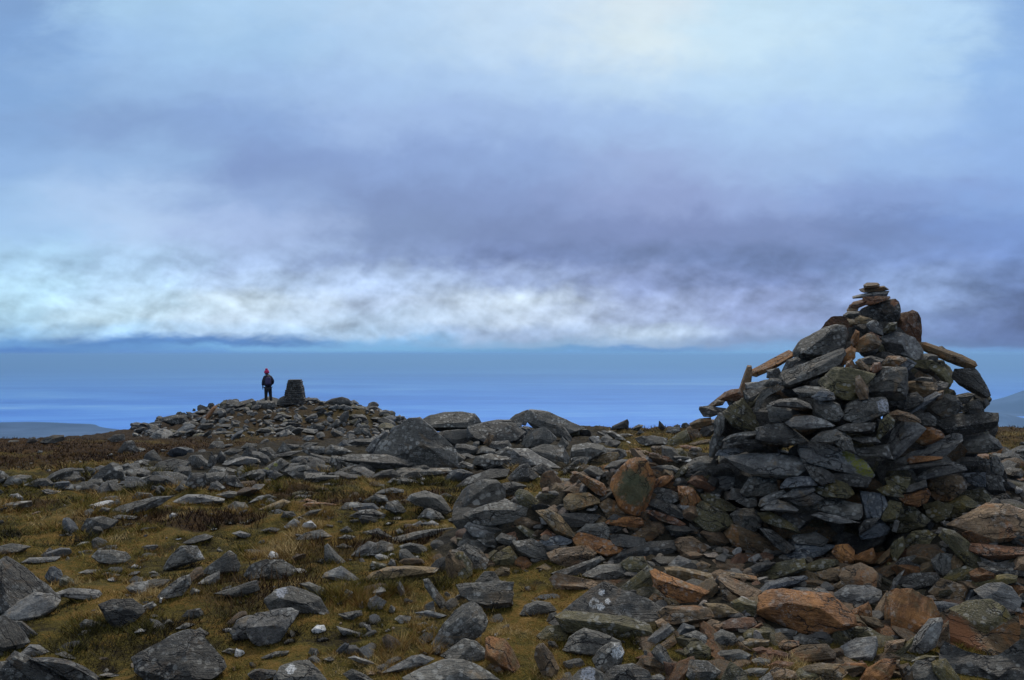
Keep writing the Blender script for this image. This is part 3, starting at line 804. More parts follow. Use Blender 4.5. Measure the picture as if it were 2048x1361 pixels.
# ------------------------------------------------------------------ materials
def new_mat(name):
    m = bpy.data.materials.new(name); m.use_nodes = True
    nt = m.node_tree
    for n in list(nt.nodes):
        if n.type not in ('BSDF_PRINCIPLED', 'OUTPUT_MATERIAL'): nt.nodes.remove(n)
    return m, nt, nt.nodes['Principled BSDF']

class NT:
    def __init__(s, nt): s.nt = nt
    def n(s, t, **kw):
        x = s.nt.nodes.new(t)
        for k, v in kw.items(): setattr(x, k, v)
        return x
    def set(s, sock, v):
        if isinstance(v, bpy.types.NodeSocket): s.nt.links.new(v, sock)
        else: sock.default_value = v
    def math(s, op, a, b=0.0, c=None, clamp=False):
        x = s.n('ShaderNodeMath', operation=op, use_clamp=clamp)
        s.set(x.inputs[0], a); s.set(x.inputs[1], b)
        if c is not None: s.set(x.inputs[2], c)
        return x.outputs[0]
    def mix(s, f, a, b, blend='MIX'):
        x = s.n('ShaderNodeMix', data_type='RGBA', blend_type=blend)
        s.set(x.inputs[0], f); s.set(x.inputs[6], a); s.set(x.inputs[7], b)
        return x.outputs[2]
    def noise(s, vec, scale, detail=4, rough=.55, dist=0, col=False):
        x = s.n('ShaderNodeTexNoise'); s.set(x.inputs['Vector'], vec)
        x.inputs['Scale'].default_value = scale; x.inputs['Detail'].default_value = detail
        x.inputs['Roughness'].default_value = rough; x.inputs['Distortion'].default_value = dist
        return x.outputs[1 if col else 0]
    def ramp(s, f, stops, interp='LINEAR'):
        x = s.n('ShaderNodeValToRGB'); cr = x.color_ramp; cr.interpolation = interp
        while len(cr.elements) < len(stops): cr.elements.new(.5)
        for e, (p, c) in zip(cr.elements, stops):
            e.position = p; e.color = (*c, 1) if len(c) == 3 else c
        s.set(x.inputs[0], f)
        return x.outputs[0]
    def mr(s, v, a, b, c=0.0, d=1.0, smooth=True):
        x = s.n('ShaderNodeMapRange', interpolation_type='SMOOTHSTEP' if smooth else 'LINEAR')
        s.set(x.inputs[0], v); s.set(x.inputs[1], a); s.set(x.inputs[2], b); s.set(x.inputs[3], c); s.set(x.inputs[4], d)
        return x.outputs[0]
    def vmath(s, op, a, b=None):
        x = s.n('ShaderNodeVectorMath', operation=op); s.set(x.inputs[0], a)
        if b is not None: s.set(x.inputs[1], b)
        return x.outputs['Value'] if op in ('LENGTH', 'DISTANCE', 'DOT_PRODUCT') else x.outputs[0]

ROCK = {  # dark tone, light tone, stain, stain amount, pale lichen amount
 'g': ((.10, .092, .076), (.25, .232, .195), (.20, .14, .08), .25, .5),
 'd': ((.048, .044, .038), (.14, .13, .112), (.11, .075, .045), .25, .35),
 'n': ((.08, .09, .10), (.20, .215, .23), (.15, .13, .10), .15, .5),
 'l': ((.17, .16, .145), (.37, .35, .315), (.28, .21, .13), .25, .6),
 'y': ((.085, .078, .045), (.19, .175, .11), (.17, .13, .035), .5, .45),
 'b': ((.12, .085, .055), (.235, .175, .12), (.26, .13, .05), .45, .3),
 't': ((.19, .145, .09), (.36, .29, .2), (.32, .19, .08), .35, .35),
 'p': ((.24, .17, .125), (.42, .32, .255), (.34, .18, .10), .35, .3),
 'o': ((.25, .11, .04), (.46, .235, .10), (.17, .13, .075), .45, .3),
 'r': ((.15, .068, .042), (.29, .15, .095), (.13, .10, .065), .4, .25),
 'w': ((.45, .43, .40), (.8, .79, .76), (.5, .42, .33), .25, .1),
}
def rock_mat(name, key, spots=(), scale=1.0, mul=1.0):
    dark, light, stain, sa, la = ROCK[key]
    if key != 'w':
        if key in 'btpory':
            wr, wb = (1.16, .70) if key != 'y' else (1.08, .74)
            dark, light, stain = [(c[0] * wr, c[1], c[2] * wb) for c in (dark, light, stain)]
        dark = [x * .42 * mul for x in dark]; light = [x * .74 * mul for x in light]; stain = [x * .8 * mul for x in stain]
    m, nt, b = new_mat(name); T = NT(nt)
    tc = T.n('ShaderNodeTexCoord').outputs['Object']
    rnd = T.n('ShaderNodeObjectInfo').outputs['Random']
    off = T.n('ShaderNodeCombineXYZ'); T.set(off.inputs[0], T.math('MULTIPLY', rnd, 91.0)); T.set(off.inputs[1], T.math('MULTIPLY', rnd, 37.0)); T.set(off.inputs[2], T.math('MULTIPLY', rnd, 53.0))
    p = T.vmath('ADD', T.vmath('MULTIPLY', tc, (scale,) * 3), off.outputs[0])
    lay = T.vmath('MULTIPLY', p, (1.0, 2.2, 7.0))           # slaty layering along the stone's length
    n_big = T.noise(p, 6.5, 6, .64, .6)
    n_lay = T.noise(lay, 7.0, 6, .62, 1.2)
    n_fine = T.noise(p, 55, 5, .75)
    mixv = T.math('ADD', T.math('MULTIPLY', n_big, .6), T.math('ADD', T.math('MULTIPLY', n_lay, .2), T.math('MULTIPLY', n_fine, .5)))
    col = T.mix(T.mr(mixv, .5, .84), (*dark, 1), (*light, 1))
    st = T.mr(T.noise(p, 4.2, 4, .65, 1.2), .62 - .22 * sa, .72 - .1 * sa, 0, .85)
    col = T.mix(st, col, (*stain, 1))
    # per-stone tone
    tone = T.math('ADD', T.math('MULTIPLY', rnd, .5), .75)
    tcol = T.n('ShaderNodeCombineColor'); [T.set(tcol.inputs[i], tone) for i in range(3)]
    col = T.mix(1.0, col, tcol.outputs[0], 'MULTIPLY')
    # crustose lichen: pale grey rosettes and black specks
    if key != 'w':
        v = T.n('ShaderNodeTexVoronoi'); T.set(v.inputs['Vector'], T.vmath('ADD', p, T.vmath('MULTIPLY', T.noise(p, 30, 3, col=True), (.03, .03, .03)))); v.inputs['Scale'].default_value = 26
        zone = T.mr(T.noise(p, 5.5, 3, .6), .44, .6)
        lm = T.math('MULTIPLY', T.math('MULTIPLY', T.mr(v.outputs['Distance'], .46, .3), zone), la)
        col = T.mix(lm, col, (.42, .41, .37, 1))
        v2 = T.n('ShaderNodeTexVoronoi'); T.set(v2.inputs['Vector'], p); v2.inputs['Scale'].default_value = 60
        km = T.math('MULTIPLY', T.mr(v2.outputs['Distance'], .3, .16), T.mr(T.noise(T.vmath('ADD', p, (5, 5, 5)), 6, 2), .52, .66))
        col = T.mix(T.math('MULTIPLY', km, .8), col, (.025, .025, .022, 1))
        sp = T.n('ShaderNodeTexNoise'); T.set(sp.inputs['Vector'], p); sp.inputs['Scale'].default_value = 140; sp.inputs['Detail'].default_value = 1
        col = T.mix(T.math('MULTIPLY', T.mr(sp.outputs[0], .60, .70, 0, .6), T.mr(T.noise(T.vmath('ADD', p, (9, 2, 4)), 7, 3), .46, .64)), col, (.42, .41, .38, 1))
    # cracks along the bedding
    v3 = T.n('ShaderNodeTexVoronoi', feature='DISTANCE_TO_EDGE'); T.set(v3.inputs['Vector'], T.vmath('ADD', T.vmath('MULTIPLY', p, (1, 1.6, 3.2)), T.vmath('MULTIPLY', T.noise(p, 9, 4, col=True), (.35, .35, .35)))); v3.inputs['Scale'].default_value = 3.2
    crk = T.math('MULTIPLY', T.mr(v3.outputs['Distance'], .035, .0), T.mr(T.noise(T.vmath('ADD', p, (1, 8, 3)), 3.5, 2), .42, .56))
    col = T.mix(T.math('MULTIPLY', crk, .85), col, (.012, .011, .01, 1))
    for (x, z, rad, kind) in spots:
        dv = T.vmath('MULTIPLY', T.vmath('SUBTRACT', tc, (x, 0, z)), (1, 0, 1))
        dist = T.math('DIVIDE', T.vmath('LENGTH', dv), rad)
        wob = T.math('MULTIPLY', T.math('SUBTRACT', T.noise(tc, 1.5 / rad, 6, .78), .5), 2.3)
        dist = T.math('ADD', dist, wob)
        if kind == 'yellow':
            mk = T.mr(dist, 1.0, .86); c = (.24, .235, .03, 1)
        elif kind == 'blue':
            mk = T.mr(dist, 1.1, .8, 0, .8); c = (.40, .42, .47, 1)
        elif kind == 'olive':
            mk = T.mr(dist, 1.2, .8, 0, .9); c = (.075, .078, .035, 1)
        elif kind == 'rust':
            mk = T.mr(dist, 1.2, .7, 0, .9); c = (.26, .10, .035, 1)
        elif kind == 'white':
            mk = T.mr(dist, 1.05, .85); c = (.7, .69, .66, 1)
        else:   # ring of pale lichen
            mk = T.mr(T.math('ABSOLUTE', T.math('SUBTRACT', dist,   .85)), .42, .25); c = (.40, .39, .37, 1)
        if kind not in ('olive', 'rust'): mk = T.math('MULTIPLY', mk, T.mr(T.noise(T.vmath('ADD', tc, (3, 1, 7)), 3.0 / rad, 5, .75), .36, .56))
        col = T.mix(mk, col, c)
    nt.links.new(col, b.inputs['Base Color'])
    T.set(b.inputs['Roughness'], T.mr(n_big, .3, .7, .56, .8))
    b.inputs['Specular IOR Level'].default_value = .42
    if key == 'w': crk = T.math('MULTIPLY', n_big, 0.0)
    hgt = T.math('ADD', T.math('SUBTRACT', T.math('MULTIPLY', n_lay, .45), T.math('MULTIPLY', crk, .5)), T.math('ADD', T.math('MULTIPLY', n_big, .6), T.math('MULTIPLY', n_fine, .35)))
    bp = T.n('ShaderNodeBump'); bp.inputs['Strength'].default_value = 1.0; bp.inputs['Distance'].default_value = .045
    T.set(bp.inputs['Height'], hgt); nt.links.new(bp.outputs[0], b.inputs['Normal'])
    return m
RM = {k: rock_mat('rock_' + n, k) for k, n in dict(g='grey', d='dark_grey', n='blue_grey', l='pale_grey', y='mossy', b='brown', t='tan', p='pink_tan', o='orange', r='rust', w='quartz').items()}

RMB = {k: rock_mat('boulder_' + RM[k].name[5:], k, (), .45, .72) for k in 'gdnly'}
def mat_for(k, kind):
    return RMB.get(k, RM.get(k, RM['l'])) if kind in 'MH' else RM.get(k, RM['l'])

# ------------------------------------------------------------------ stones
def icosphere(sub):
    import bmesh
    bm = bmesh.new(); bmesh.ops.create_icosphere(bm, subdivisions=sub, radius=1)
    v = np.array([x.co[:] for x in bm.verts]); f = np.array([[x.index for x in fc.verts] for fc in bm.faces]); bm.free()
    return v / np.linalg.norm(v, axis=1)[:, None], f
ICO = {s: icosphere(s) for s in (2, 3, 4, 5)}

def shape_stone(poly, t, up, sub, seed, blunt=None, calm=1.0):
    """poly: (k, 2) outline in the stone's own X-Z frame (X along its length), t half depth, up: direction of 'up' in that frame."""
    g = np.random.default_rng(seed)
    n, f = ICO[sub]
    mn, mx = poly.min(0), poly.max(0)
    hw, hh = (mx - mn) / 2
    n = n * np.array([hw, t, hh])
    c = np.zeros(2)
    th = np.arctan2(n[:, 2], n[:, 0]); a = np.hypot(n[:, 0], n[:, 2]) + 1e-9
    d = np.stack([np.cos(th), np.sin(th)], 1)
    rho = np.zeros(len(n))
    P, Q = poly, np.roll(poly, -1, 0)
    for p, q in zip(P, Q):
        e = q - p
        den = d[:, 0] * e[1] - d[:, 1] * e[0]
        den = np.where(np.abs(den) < 1e-9, 1e-9, den)
        s = (p[0] * e[1] - p[1] * e[0]) / den
        k = (p[0] * d[:, 1] - p[1] * d[:, 0]) / den
        ok = (k >= -1e-6) & (k <= 1 + 1e-6) & (s > 0)
        rho = np.where(ok, np.maximum(rho, s), rho)
    rho = np.where(rho < 1e-5, min(hw, hh) * .6, rho)
    ex = blunt or g.uniform(5, 9)
    s = ((a / rho) ** ex + (np.abs(n[:, 1]) / t) ** ex) ** (-1 / ex)
    v = n * s[:, None]
    X, Z = v[:, 0] / hw, v[:, 2] / hh
    # broken facets on the near and far sides; each facet is a plane limiting the depth
    upv = np.array(up) / (np.linalg.norm(up) + 1e-9)
    lim = np.full(len(v), -9.0); lim2 = np.full(len(v), 9.0)
    mm = min(hw, hh)
    ctr = poly.mean(0)
    for p, q in zip(P, Q):                       # a chamfer along every edge of the outline, near and far side
        e = q - p; le = np.hypot(*e)
        if le < 1e-6: continue
        ni = np.array([-e[1], e[0]]) / le
        if ni @ (ctr - p) < 0: ni = -ni
        dl = np.maximum((v[:, 0] - p[0]) * ni[0] + (v[:, 2] - p[1]) * ni[1], 0) / mm
        upness = -(ni @ upv)
        if upness > .35: a_, b_ = g.uniform(-.05, .35), g.uniform(.7, 1.6)
        elif upness < -.35: a_, b_ = g.uniform(.1, .7), g.uniform(1.0, 3.0)
        else: a_, b_ = g.uniform(.0, .55), g.uniform(.9, 2.6)
        lim = np.maximum(lim, -t * (a_ + b_ * dl))
        lim2 = np.minimum(lim2, t * (g.uniform(.1, .6) + g.uniform(.8, 2.4) * dl))
    for k in range(g.integers(1, 4)):
        lim = np.maximum(lim, -t * (g.uniform(.6, .95) + g.uniform(-.5, .5) * X + g.uniform(-.5, .5) * Z))
        lim2 = np.minimum(lim2, t * (g.uniform(.6, .95) + g.uniform(-.6, .6) * X + g.uniform(-.6, .6) * Z))
    y = np.where(v[:, 1] < 0, np.maximum(v[:, 1], np.minimum(lim, -.03 * t)), np.minimum(v[:, 1], np.maximum(lim2, .03 * t)))
    v[:, 1] = y
    # weathering
    size = (hw * hh * t) ** (1 / 3)
    nn = v / (np.linalg.norm(v / np.array([hw, t, hh]), axis=1)[:, None] + 1e-9) / np.array([hw, t, hh])
    nn = nn / (np.linalg.norm(nn, axis=1)[:, None] + 1e-9)
    q = v / size
    o = g.uniform(0, 99, 3)
    disp = .10 * fbm3(q * 1.25 + o, 2, 5) + .075 * fbm3(q * 3.3 + o, 3, 8)
    lay = q * np.array([.6, 1.0, 3.2])
    disp = disp +   .07 * np.abs(fbm3(lay * 1.4 + o, 2, 21))
    lim = min(hw, hh, t)
    v = v + nn * (disp * lim * 1.0 * calm)[:, None]
    return v, f

def convex2(p):
    p = sorted(map(tuple, p))
    def half(q):
        o = []
        for a in q:
            while len(o) > 1 and (o[-1][0] - o[-2][0]) * (a[1] - o[-2][1]) - (o[-1][1] - o[-2][1]) * (a[0] - o[-2][0]) <= 0: o.pop()
            o.append(a)
        return o[:-1]
    return np.array(half(p) + half(p[::-1]))
def area2(p):
    a = np.roll(p, -1, 0)
    return abs((p[:, 0] * a[:, 1] - a[:, 0] * p[:, 1]).sum()) / 2

def hull_stone(poly, t, up, segs, seed):
    """a broken block: the outline's edges, chamfers along them and a few flat fracture faces, intersected as planes; edges chipped, faces weathered"""
    import bmesh
    g = np.random.default_rng(seed)
    P = convex2(poly); Q = np.roll(P, -1, 0); ctr = P.mean(0)
    P = P - ctr; Q = Q - ctr
    hw, hh = (P.max(0) - P.min(0)) / 2; mm = min(hw, hh)
    upv = np.array(up) / (np.linalg.norm(up) + 1e-9)
    pl = []
    def add(n, d):
        l = np.linalg.norm(n); pl.append((np.array(n) / l, max(d / l, .06 * min(mm, t))))
    for p, q in zip(P, Q):
        e = q - p; le = np.hypot(*e)
        if le < 1e-6: continue
        ni = np.array([-e[1], e[0]]) / le
        if ni @ -p < 0: ni = -ni
        add((-ni[0], g.uniform(-.12, .12), -ni[1]), -(ni @ p))
        upness = -(ni @ upv)
        if upness > .35: a_, b_ = g.uniform(-.1, .3), g.uniform(.6, 1.5)
        elif upness < -.35: a_, b_ = g.uniform(.1, .75), g.uniform(1.2, 3.5)
        else: a_, b_ = g.uniform(.0, .6), g.uniform(.9, 3.0)
        k = t * b_ / mm
        add((-k * ni[0], -1, -k * ni[1]), t * a_ - k * (ni @ p))
        a_, b_ = g.uniform(.0, .6), g.uniform(.8, 2.6); k = t * b_ / mm
        add((-k * ni[0], 1, -k * ni[1]), t * a_ - k * (ni @ p))
    for sgn in (-1, 1):
        for r in range(g.integers(1, 4)):
            add((g.uniform(-.5, .5) * t / hw, sgn, g.uniform(-.5, .5) * t / hh), t * g.uniform(.65, .95))
    N = np.array([n for n, d in pl]); D = np.array([d for n, d in pl])
    bm = bmesh.new()
    for x in N / D[:, None]: bm.verts.new(x)
    bm.verts.ensure_lookup_table()
    for i, vv in enumerate(bm.verts): vv.index = i
    lay = {tuple(vv.co): i for i, vv in enumerate(bm.verts)}
    bmesh.ops.convex_hull(bm, input=bm.verts[:])
    prim = []
    for fc in bm.faces:
        ii = [lay[tuple(vv.co)] for vv in fc.verts]
        try: x = np.linalg.solve(N[ii], D[ii])
        except np.linalg.LinAlgError: continue
        if (N @ x - D).max() < .02 * mm: prim.append(x)
    bm.free()
    if len(prim) < 4: raise ValueError
    prim = np.unique(np.round(np.array(prim), 5), axis=0)
    bm = bmesh.new()
    for x in prim: bm.verts.new(x)
    r = bmesh.ops.convex_hull(bm, input=bm.verts[:])
    bmesh.ops.delete(bm, geom=[x for x in bm.verts if not x.link_faces], context='VERTS')
    bmesh.ops.remove_doubles(bm, verts=bm.verts[:], dist=.06 * mm)
    bmesh.ops.dissolve_limit(bm, angle_limit=.1, verts=bm.verts[:], edges=bm.edges[:])
    bmesh.ops.bevel(bm, geom=bm.edges[:], offset=.045 * min(mm, t) * g.uniform(.5, 1.6), segments=1, affect='EDGES', clamp_overlap=True)
    bmesh.ops.triangulate(bm, faces=bm.faces[:])
    L = 2 * max(hw, hh) / segs
    for it in range(6):
        lg = [e for e in bm.edges if e.calc_length() > L * 1.35]
        if not lg or len(bm.verts) > 9000: break
        bmesh.ops.subdivide_edges(bm, edges=lg, cuts=1)
        bmesh.ops.triangulate(bm, faces=[f for f in bm.faces if len(f.verts) > 3])
    bm.normal_update()
    bmesh.ops.recalc_face_normals(bm, faces=bm.faces[:])
    for i, vv in enumerate(bm.verts): vv.index = i
    v = np.array([vv.co[:] for vv in bm.verts]); nn = np.array([vv.normal[:] for vv in bm.verts])
    f = np.array([[vv.index for vv in fc.verts] for fc in bm.faces]); bm.free()
    size = (hw * hh * t) ** (1 / 3)
    q = v / size; o = g.uniform(0, 99, 3)
    disp = .07 * fbm3(q * 1.3 + o, 2, 5) + .055 * fbm3(q * 4 + o, 3, 8)
    side = 1 - np.abs(nn[:, 2])
    lay_ = fbm3(q * np.array([.5, .8, 5.0]) + o, 2, 21)
    disp = disp + .07 * side * np.sign(lay_) * np.abs(lay_) ** .6
    v = v + nn * (disp * min(mm, t))[:, None]
    v[:, 0] += ctr[0]; v[:, 2] += ctr[1]
    return v, f

STONES = []      # (object, px, py, size_px, class, landmark label or None)
def pix_dir(px, py):
    return Vector(((px - CX) / F, 1.0, (HY - py) / F))

def make_traced(idx, key, pts, surf, label):
    pts = np.array(pts, float)
    a = np.roll(pts, -1, 0)
    cr = pts[:, 0] * a[:, 1] - a[:, 0] * pts[:, 1]
    A = cr.sum() / 2
    c = np.array([((pts[:, 0] + a[:, 0]) * cr).sum(), ((pts[:, 1] + a[:, 1]) * cr).sum()]) / (6 * A) if abs(A) > 1 else pts.mean(0)
    w, h = pts.max(0) - pts.min(0)
    px, py = c
    szp = math.sqrt(max(abs(A), 1))
    gr = {'C': 1.11, 'B': 1.14, 'G': 1.06, 'M': 1.12, 'H': 1.1}[surf]
    if surf == 'C' and szp < 24: gr = 1.3
    pts = c + (pts - c) * gr
    bot = pts[:, 1].max()
    if surf == 'C':
        d = float(cairn_depth(px, py))
        if py > 1000: d = min(d, DEP[idx] - .02)
        t = np.clip(.5 * szp / F * d, .05, .22)
        d = d - .07 + .8 * t + .06 * ((idx * 37) % 11) / 11 - (.07 if szp < 34 else 0)
    elif surf == 'B':
        d = DEP[idx]
        t = np.clip(.42 * szp / F * d, .035, .25); d = d - (.0 + .3 * ((idx * 37) % 11) / 11) * t
    else:
        d = DEP[idx]
        k = .42 if surf != 'M' else .5
        t = np.clip(k * szp / F * d, .03, 1.2)
        d = d + .45 * t
    fwd = pix_dir(px, py); C = Vector((0, 0, EYE)) + fwd * d
    fwd.normalize()
    right = fwd.cross(Vector((0, 0, 1))).normalized(); upv = right.cross(fwd)
    dist = (C - Vector((0, 0, EYE))).length
    loc = []
    for x, y in pts:
        r = pix_dir(x, y); r = r * (dist / r.dot(fwd)); q = r - fwd * dist
        loc.append((q.dot(right), q.dot(upv)))
    loc = np.array(loc)
    # principal direction
    q = loc - loc.mean(0)
    ev, eV = np.linalg.eigh(q.T @ q)
    ang = math.atan2(eV[1, 1], eV[0, 1])
    if ang > math.pi / 2: ang -= math.pi
    if ang < -math.pi / 2: ang += math.pi
    ca, sa = math.cos(ang), math.sin(ang)
    R2 = np.array([[ca, sa], [-sa, ca]])
    pol = loc @ R2.T
    sub = 5 if szp > 50 else (4 if szp > 22 else 3)
    v = None
    if area2(pol) > .8 * area2(convex2(pol)):
        try: v, f = hull_stone(pol, float(t), (sa, ca), float(np.clip(szp / 4.5, 6, 30)), idx + 11)
        except (ValueError, KeyError): v = None
    if v is None:
        v, f = shape_stone(pol, float(t), (sa, ca), sub, idx + 11)
    return v, f, C, right, fwd, upv, ang, (px, py), szp, dist, R2

def to_local(px, py, C, fwd, right, upv, dist, R2):
    r = pix_dir(px, py); r = r * (dist / r.dot(fwd)); q = r - fwd * dist
    return R2 @ np.array([q.dot(right), q.dot(upv)])

SPOTS = {  # pixel centre, pixel radius, kind : marks on single stones
 'big pale slab splashed': ('l', [(1700, 915, 9, 'yellow'), (1720, 932, 14, 'yellow'), (1736, 946, 11, 'yellow'), (1690, 908, 6, 'yellow')]),
 'lichen-ringed dark boulder': ('d', [(1188, 1207, 8, 'ring'), (1202, 1214, 7, 'white'), (1215, 1203, 5, 'white'), (1203, 1185, 6, 'white')]),
 'humped dark grey boulder with rounded': ('g', [(563, 1184, 10, 'blue')]),
 'striped dark boulder with a white quartz': ('g', [(1236, 1303, 13, 'white')]),
 'grey stone with a chalky white patch': ('g', [(1176, 1350, 14, 'blue')]),
 'grey boulder with a pinkish blotch': ('g', [(582, 1338, 9, 'white')]),
 'big rust and grey two-toned': ('b', [(1912, 1260, 22, 'rust'), (1930, 1290, 24, 'rust')]),
 'big round greenish slab': ('o', [(1270, 978, 30, 'olive'), (1262, 955, 16, 'olive')]),
 'large dark capstone': ('d', [(1788, 606, 6, 'rust')]),
 'yellow-spotted slab': ('g', [(551, 930, 4, 'yellow'), (533, 940, 5, 'yellow')]),
 'tall grey angular stone with a white': ('g', [(403, 1108, 7, 'white')]),
 'grey boulder with an orange spot': ('g', []),
 'square grey block with a pale right': ('g', [(1768, 812, 12, 'blue')]),
 'pale low': ('l', []),
}
rows = []
x0 = y0 = 0; sc = 1; surf = 'C'
for ln in DATA.strip().splitlines():
    if ln.startswith('@'):
        a = ln[1:].split(); x0, y0, sc, surf = float(a[0]), float(a[1]), float(a[2]), a[3]
        continue
    k, lab, ps = ln.split('|')
    pts = [(x0 + float(p.split(',')[0]) / sc, y0 + float(p.split(',')[1]) / sc) for p in ps.split()]
    rows.append((k, lab, pts, surf))
# depth of every stone that lies on the ground, the wall or the mound
apx, apy = [], []
for k, lab, pts, surf in rows:
    p = np.array(pts); lo, hi = p.min(0), p.max(0)
    apx.append((lo[0] + hi[0]) / 2)
    apy.append(lo[1] + .78 * (hi[1] - lo[1]) if surf in 'BC' else hi[1] - (.0 if surf in 'MH' else .05) * (hi[1] - lo[1]))
apx, apy = np.array(apx), np.array(apy)
DEP = rays_to_ground(apx, apy, True)
for _ in range(40):
    bad = np.isnan(DEP)
    if not bad.any(): break
    apy[bad] += 3
    DEP[bad] = rays_to_ground(apx[bad], apy[bad], True)

NAME = {'C': ('cairn_stone', 'cairn stone', 'stones of the tall cairn'),
        'W': ('wall_stone', 'wall stone', 'stones of the low rubble wall'),
        'B': ('rubble_stone', 'rubble stone', 'stones of the rubble round the cairn'),
        'G': ('rock', 'rock', 'rocks lying in the grass'),
        'M': ('boulder', 'boulder', 'rocks of the boulder band behind the grass'),
        'H': ('mound_stone', 'mound stone', 'stones of the summit mound')}
for i, (k, lab, pts, surf) in enumerate(rows):
    v, f, C, right, fwd, upv, ang, (px, py), szp, dist, R2 = make_traced(i, k, pts, surf, lab)
    mat = None
    for s, (kk, sp) in SPOTS.items():
        if lab.startswith(s) and sp:
            L = [(*to_local(a, b, C, fwd, right, upv, dist, R2), rr * dist / F, kd) for a, b, rr, kd in sp]
            mat = rock_mat('rock_marked', kk, L)
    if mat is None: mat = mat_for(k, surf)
    kind = surf
    if surf == 'B' and px < 1440 and py < 1135: kind = 'W'
    nm, cat, grp = NAME[kind]
    me = mesh_np(nm, v, f, mat, True, math.radians(24))
    o = link(bpy.data.objects.new(nm, me))
    ca, sa = math.cos(ang), math.sin(ang)
    ex = right * ca + upv * sa; ez = upv * ca - right * sa
    M = Matrix((ex, fwd, ez)).transposed().to_4x4(); M.translation = C
    o.matrix_world = M
    tag(o, None, cat, grp)
    STONES.append([o, px, py, szp, k, lab or None, kind])
N_TRACED = len(STONES)

